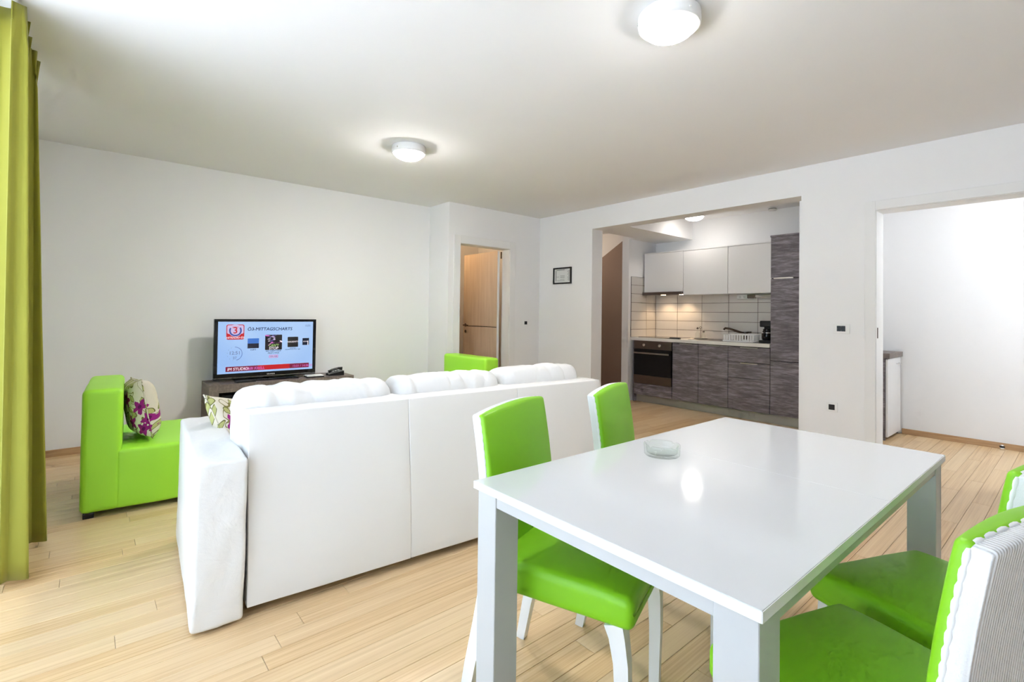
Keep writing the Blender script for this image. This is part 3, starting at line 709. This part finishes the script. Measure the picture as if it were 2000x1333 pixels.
# ------------------------------------------------------------------ dining table
tb = thing('dining_table', 'glossy white rectangular dining table with square legs', 'table', (1.497, .700, 0), math.radians(-.57))
TL, TW, TZ, TT = 1.392, .757, .748, .0205
for xa, xb in ((-TL / 2, -.0004 + .03), (.0304, TL / 2)): box('tabletop', 'lacquer_white', xa, xb, -TW / 2, TW / 2, TZ - TT, TZ, tb, .0012, 2)
for s_ in (-1, 1):
    xa = s_ * TL / 2; box('edge_band', 'edge_white', min(xa, xa + s_ * .0012), max(xa, xa + s_ * .0012), -TW / 2, TW / 2, TZ - TT + .0012, TZ - .0012, tb)
    ya = s_ * TW / 2; box('edge_band', 'edge_white', -TL / 2, TL / 2, min(ya, ya + s_ * .0012), max(ya, ya + s_ * .0012), TZ - TT + .0012, TZ - .0012, tb)
lx, ly = .079, .076; ix, iy = TL / 2 - .009, TW / 2 - .008
for sx in (-1, 1):
    for sy in (-1, 1):
        xa, ya = sx * ix, sy * iy
        box('leg', 'frame_white', min(xa, xa - sx * lx), max(xa, xa - sx * lx), min(ya, ya - sy * ly), max(ya, ya - sy * ly), 0.0005, TZ - TT - .0005, tb, .0015, 1)
for s_ in (-1, 1):
    xa = s_ * (ix - .003); box('apron', 'frame_white', min(xa, xa - s_ * .022), max(xa, xa - s_ * .022), -iy + ly + .0005, iy - ly - .0005, TZ - TT - .031, TZ - TT - .0005, tb)
    ya = s_ * (iy - .003); box('apron', 'frame_white', -ix + lx + .0005, ix - lx - .0005, min(ya, ya - s_ * .022), max(ya, ya - s_ * .022), TZ - TT - .031, TZ - TT - .0005, tb)
ash = [(0, .000), (.052, .000), (.056, .004), (.0575, .034), (.0565, .0365), (.0525, .0365), (.0510, .033), (.048, .010), (.044, .007), (0, .0065)]
def notch(p, w):
    if p.z > .03:
        k = min(abs(((w - .6) % (PI / 2)) - PI / 4), 1)
        if k < .16: p = p.copy(); p.z -= .008 * (1 - k / .16)
    return p
tag(obj('ashtray', lathe(ash, 64, notch), 'clear_glass', None, (1.428, .905, TZ + .0004)), 'round clear glass ashtray on the white dining table', 'ashtray')

# ------------------------------------------------------------------ dining chairs (facing +y in their own frame)
def dining_chair(label, loc, rz):
    t = thing('dining_chair', label, 'dining chair', loc, rz, 'green and white chairs around the dining table')
    SW, SD, SZ = .220, .235, .490
    def seat_fn(p, n_):
        p = p.copy(); tp = 1 - .05 * (SD - p.y) / (2 * SD); p.x *= tp
        if p.z > 0: p.z += .012 * (1 - (p.x / SW) ** 2) * (1 - (p.y / SD) ** 2) - .010 * max(0, p.y / SD) ** 3
        return p + n_ * wrinkle(p, 6, .0012)
    st = part_soft('seat', 'green_leather', -SW, SW, -SD, SD, SZ - .095, SZ, .024, (12, 12, 5), t, seat_fn)
    bm = bmesh.new()
    for q in ([(-SW + .004, y_, SZ - .018) for y_ in (-.17, 0, .20)], [(SW - .004, y_, SZ - .018) for y_ in (-.17, 0, .20)]): pass
    bm.free()
    H0, H1 = SZ - .03, .911
    def lean(z):
        w = max(0.0, (z - SZ) / (H1 - SZ)); return -.010 * w - .036 * w * w
    def pad_fn(zc_, yc_):
        def fn(p, n_):
            p = p.copy(); z = p.z + zc_; w = max(0, (z - SZ) / (H1 - SZ))
            p.x *= 1 - .035 * w
            if p.z > 0: p.z -= .016 * (p.x / SW) ** 2 * w
            p.y += lean(z)
            if n_.y > .3: p.y += .016 * (1 - (p.x / SW) ** 2)
            return p + n_ * wrinkle(p, 6, .001)
        return fn
    # green pad in front, white knitted cover behind
    part_soft('backrest', 'green_leather', -SW + .004, SW - .004, -SD + .036, -SD + .058, H0, H1 - .001, .010, (12, 4, 18), t, pad_fn((H0 + H1) / 2, 0))
    cov = part_soft('back_cover', 'ribbed_knit', -SW + .005, SW - .005, -SD + .012, -SD + .046, SZ - .10, H1 - .004, .009, (12, 3, 20), t, pad_fn((SZ - .10 + H1 - .004) / 2, 0))
    # lumpy terry seam where pad and cover meet
    bm = bmesh.new(); pts = []; zc_, yc_ = (SZ - .10 + H1 - .004) / 2, -SD + .029
    def edge(x, z):
        w = max(0, (z - SZ) / (H1 - SZ)); xx = x * (1 - .035 * w); zz = z - (.016 * (xx / SW) ** 2 * w)
        return (xx, -SD + .041 + lean(z) - yc_, zz - zc_)
    for k in range(60): pts.append(edge(-SW + .006, SZ - .08 + (H1 - .012 - SZ + .08) * k / 59))
    for k in range(1, 40): pts.append(edge(-SW + .006 + (2 * SW - .012) * k / 40, H1 - .006))
    for k in range(60): pts.append(edge(SW - .006, H1 - .012 - (H1 - .012 - SZ + .08) * k / 59))
    tube(bm, pts, [.0046 + .0013 * math.sin(k * 2.1) for k in range(len(pts))], 7); obj('seam_trim', bm, 'terry_white', cov)
    for s_ in (-1, 1):
        bm = bmesh.new(); xx = s_ * (SW - .035)
        tube(bm, [(xx, SD - .036, 0.0005), (xx, SD - .033, .20), (xx, SD - .036, .30), (xx, SD - .046, .365), (xx, SD - .055, .4005)], [(.0155, .0155), (.018, .018), (.0195, .0195), (.0215, .0215), (.025, .025)], square=True)
        obj('leg', bm, 'chair_white', t)
        bm = bmesh.new(); xx = s_ * (SW - .032)
        tube(bm, [(xx, -SD - .055, 0.0005), (xx, -SD - .028, .14), (xx, -SD + .004, .28), (xx, -SD + .030, .4005)], [(.0155, .0155), (.018, .018), (.020, .020), (.022, .024)], square=True)
        obj('leg', bm, 'chair_white', t)
    return t
R_ = math.radians
ch = dining_chair('green dining chair nearest the sofa, at the far left of the table', (1.179, 1.043, 0), R_(200.4))
dup(ch, (1.757, 1.087, 0), R_(201.1), 'green dining chair at the far right of the table, toward the kitchen')
dup(ch, (1.196, .268, 0), R_(-18.5), 'dining chair at the lower right corner, its ribbed white back nearest the viewer')
dup(ch, (1.705, .232, 0), R_(-23), 'dining chair cut by the right edge, beyond the nearest chair')

# ------------------------------------------------------------------ kitchen
FX = 5.87                                                   # front plane of the doors
def edge_handle(parent, y0, y1, z, x=FX):
    bm = bmesh.new(); bx(bm, x - .012, x + .006, y0, y1, z - .004, z - .001); bx(bm, x - .012, x - .010, y0, y1, z - .014, z - .001)
    return obj('handle', bm, 'steel', parent)
def unit(name, label, y0, y1, z0, z1, cat, fronts, xb=BK - .002, body='dark_gap', fx=FX, mat='grey_oak', group=None, pieces='door'):
    t = thing(name, label, cat, (0, 0, 0), 0, group)
    box('body', body, fx + .0205, xb, y0 + .001, y1 - .001, z0, z1, t)
    for nm, (ya, yb, za, zb_), hd in fronts:
        d_ = box(nm, mat, fx, fx + .0195, ya + .002, yb - .002, za + .002, zb_ - .002, t, .001, 1)
        if hd: edge_handle(d_, *hd)
    return t
CB = 'kitchen base cupboards'
ov = thing('oven', 'stainless built-in oven with black glass door and two knobs', 'oven', (0, 0, 0))
OY0, OY1 = 3.585, 4.172
box('body', 'black_matte', FX + .005, BK - .06, OY0 + .005, OY1 - .005, .265, .855, ov)
box('control_panel', 'steel_dark', FX - .012, FX + .004, OY0, OY1, .745, .855, ov, .001, 1)
box('door', 'black_glass', FX - .016, FX + .004, OY0, OY1, .385, .740, ov, .002, 1)
box('lower_panel', 'steel_dark', FX - .014, FX + .004, OY0, OY1, .268, .382, ov, .001, 1)
for yk in (4.00, 3.755):
    bm = bmesh.new(); tube(bm, [(FX - .012, yk, .800), (FX - .034, yk, .800)], [.021, .018], 18); k_ = obj('knob', bm, 'chrome', ov); box('knob_mark', 'black_plastic', FX - .0348, FX - .0338, yk - .001, yk + .001, .803, .816, k_)
bm = bmesh.new(); tube(bm, [(FX - .046, OY0 + .022, .690), (FX - .046, OY1 - .022, .690)], [(.010, .010)] * 2, square=True)
for yk in (OY0 + .04, OY1 - .04): tube(bm, [(FX - .015, yk, .690), (FX - .046, yk, .690)], .006, 8)
obj('handle', bm, 'steel', ov)
oc = thing('oven_cabinet', 'grey oak kitchen housing around the built-in oven', 'cupboard', (0, 0, 0))
box('side_panel', 'grey_oak', FX + .002, BK - .002, 4.176, 4.192, .0005, .858, oc); box('side_panel', 'grey_oak', FX + .021, BK - .002, 3.578, 3.583, .106, .858, oc)
box('lower_front', 'grey_oak', FX, FX + .0195, 3.582, 4.174, .106, .262, oc, .001, 1)
unit('base_cabinet', 'narrow grey oak base cupboard directly right of the oven', 3.212, 3.578, .106, .858, 'cupboard', [('door', (3.212, 3.578, .106, .852), (3.30, 3.47, .852))], group=CB)
unit('base_cabinet', 'narrow grey oak base cupboard under the sink, beside the drawers', 2.83, 3.212, .106, .858, 'cupboard', [('door', (2.83, 3.212, .106, .852), (2.93, 3.10, .852))], group=CB)
unit('drawer_cabinet', 'grey oak kitchen unit with three stacked drawers', 2.347, 2.83, .106, .858, 'drawer unit', [('drawer', (2.347, 2.83, .668, .852), (2.48, 2.68, .852)), ('drawer', (2.347, 2.83, .482, .668), (2.48, 2.68, .668)), ('drawer', (2.347, 2.83, .106, .482), None)])
tc_ = unit('tall_cabinet', 'tall grey oak kitchen cupboard reaching above the wall cupboards', 1.747, 2.345, .106, 2.112, 'tall cupboard', [('door', (1.747, 2.345, .106, .712), None), ('door', (1.747, 2.345, .716, 1.640), None), ('door', (1.747, 2.345, 1.646, 2.112), None)])
box('side_panel', 'cabinet_white', FX + .021, BK - .003, 2.3452, 2.3495, .905, 2.111, tc_); box('top_panel', 'grey_oak', FX - .004, BK - .002, 1.747, 2.349, 2.1125, 2.132, tc_)
bm = bmesh.new(); bx(bm, FX - .016, FX - .001, 2.104, 2.307, 1.6365, 1.6395); bx(bm, FX - .016, FX - .0135, 2.104, 2.307, 1.6395, 1.650); obj('handle', bm, 'steel', tc_)
tag(box('kickboard', 'kick_grey', FX + .055, FX + .067, 1.747, 4.172, .0005, .1045), 'brushed grey kickboard under the kitchen cupboards', 'kickboard')
tag(box('worktop', 'counter_white', FX - .012, BK - .010, 2.347, 4.2195, .8585, .900, None, .002, 1), 'pale kitchen worktop over the oven, cupboards and drawers', 'worktop')
WC = 'white wall cupboards'
def wall_cab(label, y0, y1, z0, z1):
    t = thing('wall_cabinet', label, 'cupboard', (0, 0, 0), 0, WC)
    box('body', 'cabinet_white', 6.1595, BK - .012, y0, y1, z0, z1, t); box('door', 'cabinet_white', 6.140, 6.158, y0 + .0015, y1 - .0015, z0 - .004, z1 - .016, t, .0012, 1); box('top_strip', 'cabinet_white', 6.136, 6.158, y0, y1, z1 - .014, z1, t)
wall_cab('white wall cupboard above the extractor hood', 3.588, 4.205, 1.545, 2.108)
wall_cab('middle white wall cupboard above the sink', 2.970, 3.586, 1.500, 2.108)
wall_cab('white wall cupboard next to the tall oak cupboard', 2.3515, 2.968, 1.500, 2.108)
hd = thing('extractor_hood', 'slim dark steel extractor hood with two warm lamps over the cooktop', 'hood', (0, 0, 0))
box('canopy', 'steel_dark', 6.115, BK - .012, 3.588, 4.205, 1.508, 1.538, hd, .002, 1); box('front_bar', 'steel_dark', 6.095, 6.1145, 3.588, 4.205, 1.500, 1.540, hd, .002, 1)
for yk in (3.99, 3.70):
    o = obj('lamp', lathe([(0, 1.5075), (.034, 1.5075), (.034, 1.5045), (0, 1.5045)], 20), 'hood_lamp', hd, (6.30, yk, 0))
    l = bpy.data.lights.new('hood_spot', 'SPOT'); l.energy = 9; l.color = (1, .70, .42); l.spot_size = math.radians(120); l.spot_blend = .7; l.shadow_soft_size = .03
    lo = bpy.data.objects.new('hood_spot', l); lo.location = (6.30, yk, 1.500); COL.objects.link(lo)
# wall tiles, each its own piece on the dark joint bed
def tiles(name, origin, along, rows, cols, flip):
    bed = struct(name, 'grout', [(BK - .006, BK - .0005, 2.347, 4.2315, .9005, 1.56)] if along == 'y' else [(5.853, BK - .006, 4.2255, 4.2315, .9005, 1.760)])
    for za, zb_ in rows:
        for ca, cb in cols:
            g = .0026
            if along == 'y': box('tile', 'tile_white', BK - .0095, BK - .0062, ca + g, cb - g, za + g, zb_ - g, bed, .0008, 1)
            else: box('tile', 'tile_white', ca + g, cb - g, 4.2220, 4.2253, za + g, zb_ - g, bed, .0008, 1)
RZ = [.9005, 1.009, 1.136, 1.263, 1.390, 1.517]
CYs = [4.2215, 3.862, 3.487, 3.110, 2.733, 2.356]
tiles('trim_2', None, 'y', list(zip(RZ, RZ[1:] )), [(b, a_) for a_, b in zip(CYs, CYs[1:])], False)
RZ2 = RZ + [1.640, 1.760]
tiles('trim_3', None, 'x', list(zip(RZ2, RZ2[1:])), [(5.853, 6.222), (6.222, 6.459)], False)
# under-cupboard socket strip
ss = thing('socket_strip', 'white socket strip with brown light bar under the wall cupboards', 'socket', (0, 0, 0))
box('socket_plate', 'white_plastic', BK - .034, BK - .0098, 2.855, 2.99, 1.437, 1.492, ss, .003); box('light_bar', 'steel', BK - .05, BK - .0098, 2.40, 2.75, 1.452, 1.492, ss, .004); box('switch_block', 'steel_dark', BK - .05, BK - .0098, 2.751, 2.852, 1.445, 1.492, ss, .003)
for yk in (2.895, 2.95):
    bm = bmesh.new(); tube(bm, [(BK - .0335, yk, 1.463), (BK - .0362, yk, 1.463)], .017, 16); k_ = obj('socket', bm, 'paper', ss); box('contact', 'black_plastic', BK - .0368, BK - .0358, yk - .009, yk - .005, 1.461, 1.465, k_); box('contact', 'black_plastic', BK - .0368, BK - .0358, yk + .005, yk + .009, 1.461, 1.465, k_)
# on the worktop
ct = thing('cooktop', 'flat dark glass cooktop set into the worktop beside the tiled corner', 'cooktop', (0, 0, 0)); box('glass_plate', 'black_glass', 5.925, 6.40, 3.62, 4.15, .9002, .906, ct, .002)
for (xx, yy, rr) in ((6.04, 3.77, .09), (6.04, 4.02, .07), (6.28, 3.77, .07), (6.28, 4.02, .09)): obj('heating_ring', lathe([(rr, .9061), (rr, .9066), (rr - .003, .9066), (rr - .003, .9061)], 32), 'grey_plastic', ct, (xx, yy, 0))
o = tag(box('glasses_case', 'black_matte', 5.885, 5.922, 3.485, 3.635, .9005, .922, None, .006), 'small black box at the front edge of the worktop beside the cooktop', 'box')
sk = thing('sink', 'steel kitchen sink with low rim sunk in the worktop', 'sink', (0, 0, 0))
bm = bmesh.new(); bx(bm, 5.98, 6.37, 2.98, 3.42, .9003, .9055, .002); obj('rim', bm, 'steel', sk)
bm = bmesh.new(); r = bmesh.ops.create_cube(bm, size=1); bm.faces.remove([f for f in bm.faces if f.normal.z > .5][0])
for v in bm.verts: v.co = Vector((6.165 + v.co.x * .32, 3.20 + v.co.y * .36, .9058 + (v.co.z - .5) * .0001)) if v.co.z > 0 else Vector((6.165 + v.co.x * .28, 3.20 + v.co.y * .32, .9056))
obj('bowl', bm, 'steel_dark', sk)
fc = thing('faucet', 'brown metal kitchen faucet with a long spout beside the dish rack', 'faucet', (6.40, 2.86, .9003))
bm = bmesh.new(); tube(bm, [(0, 0, 0), (0, 0, .09)], [.025, .021], 16); obj('body', bm, 'brown_metal', fc)
bm = bmesh.new(); tube(bm, [(0, .0, .085), (-.02, .09, .115), (-.05, .18, .148), (-.065, .235, .155), (-.067, .25, .135)], [.015, .014, .013, .013, .014], 12); obj('spout', bm, 'brown_metal', fc)
bm = bmesh.new(); tube(bm, [(0, 0, .09), (0, -.03, .108), (-.01, -.075, .112)], [.016, .010, .008], 10); obj('lever', bm, 'brown_metal', fc)
cr = thing('cruet_set', 'oil and vinegar cruet stand with two glass bottles by the sink', 'cruet stand', (6.22, 3.375, .9060))
obj('tray', lathe([(0, 0), (.085, 0), (.09, .010), (.085, .010), (.08, .004), (0, .004)], 28), 'steel', cr)
bm = bmesh.new(); tube(bm, [(0, 0, .004), (0, 0, .135)], .004, 8); tube(bm, [(0, .0, .135), (0, .018, .150), (0, 0, .165), (0, -.018, .150), (0, 0, .135)], .004, 8); obj('carry_ring', bm, 'steel_dark', cr)
for yk, hh_ in ((.042, .125), (-.042, .085)):
    b1 = obj('bottle', lathe([(0, .005), (.028, .005), (.030, .015), (.028, hh_ * .55), (.012, hh_ * .8), (.012, hh_), (0, hh_)], 20), 'clear_glass', cr, (0, yk, 0)); obj('stopper', lathe([(0, hh_ + .0005), (.011, hh_ + .0005), (.015, hh_ + .012), (.009, hh_ + .026), (0, hh_ + .028)], 16), 'steel_dark', b1)
rk = thing('dish_rack', 'cream plastic dish rack with upright slats on the worktop', 'dish rack', (0, 0, 0))
X0, X1, Y0_, Y1_ = 5.95, 6.30, 2.575, 2.935
bm = bmesh.new(); bx(bm, X0, X1, Y0_, Y1_, .903, .909, .002); obj('tray', bm, 'white_plastic', rk)
bm = bmesh.new(); tube(bm, [(X0, Y0_, .990), (X1, Y0_, .990), (X1, Y1_, .990), (X0, Y1_, .990), (X0, Y0_, .990)], .006, 8); tube(bm, [(X0 + .004, Y0_, .914), (X1, Y0_, .914), (X1, Y1_, .914), (X0 + .004, Y1_, .914), (X0 + .004, Y0_, .914)], .006, 8); obj('rail', bm, 'white_plastic', rk)
for k in range(11):
    yk = Y0_ + .02 + (Y1_ - Y0_ - .04) * k / 10
    box('slat', 'white_plastic', X0 - .003, X0 + .004, yk - .006, yk + .006, .914, .990, rk); box('slat', 'white_plastic', X1 - .004, X1 + .003, yk - .006, yk + .006, .914, .990, rk)
for k in range(8):
    xk = X0 + .03 + (X1 - X0 - .06) * k / 7
    box('slat', 'white_plastic', xk - .006, xk + .006, Y0_ - .003, Y0_ + .004, .914, .990, rk); box('slat', 'white_plastic', xk - .006, xk + .006, Y1_ - .004, Y1_ + .003, .914, .990, rk)
cf = thing('coffee_maker', 'black filter coffee maker beside the tall oak cupboard', 'coffee maker', (6.06, 2.445, .9005))
box('base', 'black_plastic', -.10, .10, -.065, .065, 0, .035, cf, .006); box('column', 'black_plastic', .03, .10, -.060, .060, .035, .19, cf, .006); box('brew_head', 'black_plastic', -.09, .10, -.062, .062, .19, .262, cf, .010)
jg = obj('jug', lathe([(0, .002), (.05, .002), (.058, .02), (.058, .075), (.042, .115), (.045, .13), (0, .13)], 28), 'black_glass', cf, (-.03, 0, .036)); bm = bmesh.new(); tube(bm, [(-.045, 0, .118), (-.085, 0, .105), (-.085, 0, .05), (-.055, 0, .03)], .007, 8); obj('jug_handle', bm, 'black_plastic', jg)
obj('jug_band', lathe([(.0585, .082), (.0595, .082), (.0595, .092), (.0585, .092)], 28), 'chrome', jg)

# ------------------------------------------------------------------ bedroom: dresser and door stop
dr = thing('dresser', 'low bedroom cupboard with white door and grey oak top, seen through the doorway', 'cupboard', (0, 0, 0))
box('top', 'grey_oak_light', 5.985, 6.512, 1.272, 1.597, .812, .862, dr, .002, 1); box('side_panel', 'grey_oak', 6.000, 6.020, 1.312, 1.595, .0005, .8115, dr); box('side_panel', 'grey_oak', 6.490, 6.510, 1.312, 1.595, .0005, .8115, dr)
box('back_panel', 'grey_oak', 6.021, 6.489, 1.583, 1.595, .03, .8115, dr); box('bottom', 'grey_oak', 6.021, 6.489, 1.312, 1.582, .03, .048, dr)
dd = box('door', 'cabinet_white', 6.004, 6.508, 1.290, 1.309, .035, .806, dr, .0015, 1)
bm = bmesh.new(); tube(bm, [(6.33, 1.290, .745), (6.33, 1.266, .745), (6.43, 1.266, .745), (6.43, 1.290, .745)], .005, 8); obj('handle', bm, 'chrome', dd)
ds = thing('door_stop', 'small chrome door stop with black rubber ring by the bedroom skirting', 'door stop', (6.47, .525, .0005))
obj('post', lathe([(0, 0), (.018, 0), (.016, .020), (.014, .024), (0, .024)], 20), 'chrome', ds); obj('rubber_ring', lathe([(0, .0245), (.019, .0245), (.020, .031), (.017, .034), (0, .034)], 20), 'black_matte', ds); obj('cap', lathe([(0, .0345), (.013, .0345), (.011, .046), (0, .048)], 20), 'chrome', ds)

# ------------------------------------------------------------------ switches and picture
def plate(name, label, cat, axis, a0, a1, z0, z1, p, mods, gname=None):
    t = thing(name, label, cat, (0, 0, 0), 0, gname)
    def B(n_, mat, a_, b__, c_, d_, q0, q1):
        if axis == 'x': return box(n_, mat, q0, q1, a_, b__, c_, d_, t, .0015, 1)
        return box(n_, mat, a_, b__, q0, q1, c_, d_, t, .0015, 1)
    B('cover_plate', 'white_plastic', a0, a1, z0, z1, p - .008, p - .0005)
    for (ma, mb) in mods: B('module', 'black_plastic', ma, mb, z0 + .018, z1 - .018, p - .011, p - .0082)
plate('light_switch', 'white switch plate with black rockers beside the bedroom doorway', 'light switch', 'x', 1.288, 1.410, 1.075, 1.157, KX, [(1.318, 1.348), (1.349, 1.380)])
plate('wall_socket', 'white plate with one black socket low on the wall near the doorway', 'socket', 'x', 1.375, 1.458, .410, .491, KX, [(1.394, 1.439)])
plate('light_switch', 'white switch plate with single black rocker beside the wooden door', 'light switch', 'y', 4.488, 4.602, 1.045, 1.125, DWY, [(4.520, 4.570)])
pf = thing('picture_frame', 'small black picture frame with a printed notice on the white wall', 'picture', (0, 0, 0))
ya, yb, za, zb_ = 4.398, 4.724, 1.613, 1.831; fw = .018
for q in ((ya, yb, zb_ - fw, zb_), (ya, yb, za, za + fw), (ya, ya + fw, za + fw, zb_ - fw), (yb - fw, yb, za + fw, zb_ - fw)): box('frame', 'black_plastic', KX - .020, KX - .0005, *q, pf)
nt = box('notice', 'paper', KX - .008, KX - .001, ya + fw, yb - fw, za + fw, zb_ - fw, pf)
rn = random.Random(3)
for (a0, a1, z0, z1) in ((4.672, 4.684, 1.65, 1.79), (4.52, 4.668, 1.795, 1.802), (4.52, 4.60, 1.716, 1.722), (4.52, 4.60, 1.697, 1.703), (4.62, 4.67, 1.705, 1.709), (4.52, 4.66, 1.655, 1.660), (4.525, 4.60, 1.672, 1.676)): box('print_line', 'ink', KX - .0086, KX - .0079, a0, a1, z0, z1, nt)
for k in range(12):
    z = 1.655 + k * .0115; box('print_line', 'ink', KX - .0086, KX - .0079, 4.430, 4.455 + rn.random() * .02, z, z + .005, nt)

# ------------------------------------------------------------------ warm lamp of the little hall behind the wooden door
l = bpy.data.lights.new('hall_lamp', 'POINT'); l.energy = 6; l.color = (1, .66, .36); l.shadow_soft_size = .1
lo = bpy.data.objects.new('hall_lamp', l); lo.location = (3.75, 5.95, 2.30); COL.objects.link(lo)

l = bpy.data.lights.new('stair_fill', 'POINT'); l.energy = 4.5; l.color = (1, .80, .62); l.shadow_soft_size = .15  # added fill light, lifts the dark stairwell; no fixture there
lo = bpy.data.objects.new('stair_fill', l); lo.location = (5.75, 5.45, 2.25); COL.objects.link(lo)
l = bpy.data.lights.new('bedroom_fill', 'POINT'); l.energy = 17; l.color = (1, .99, .98); l.shadow_soft_size = .15  # added fill to brighten the bedroom walls, not a fitting of the room
lo = bpy.data.objects.new('bedroom_fill', l); lo.location = (5.65, -.35, 2.35); COL.objects.link(lo)
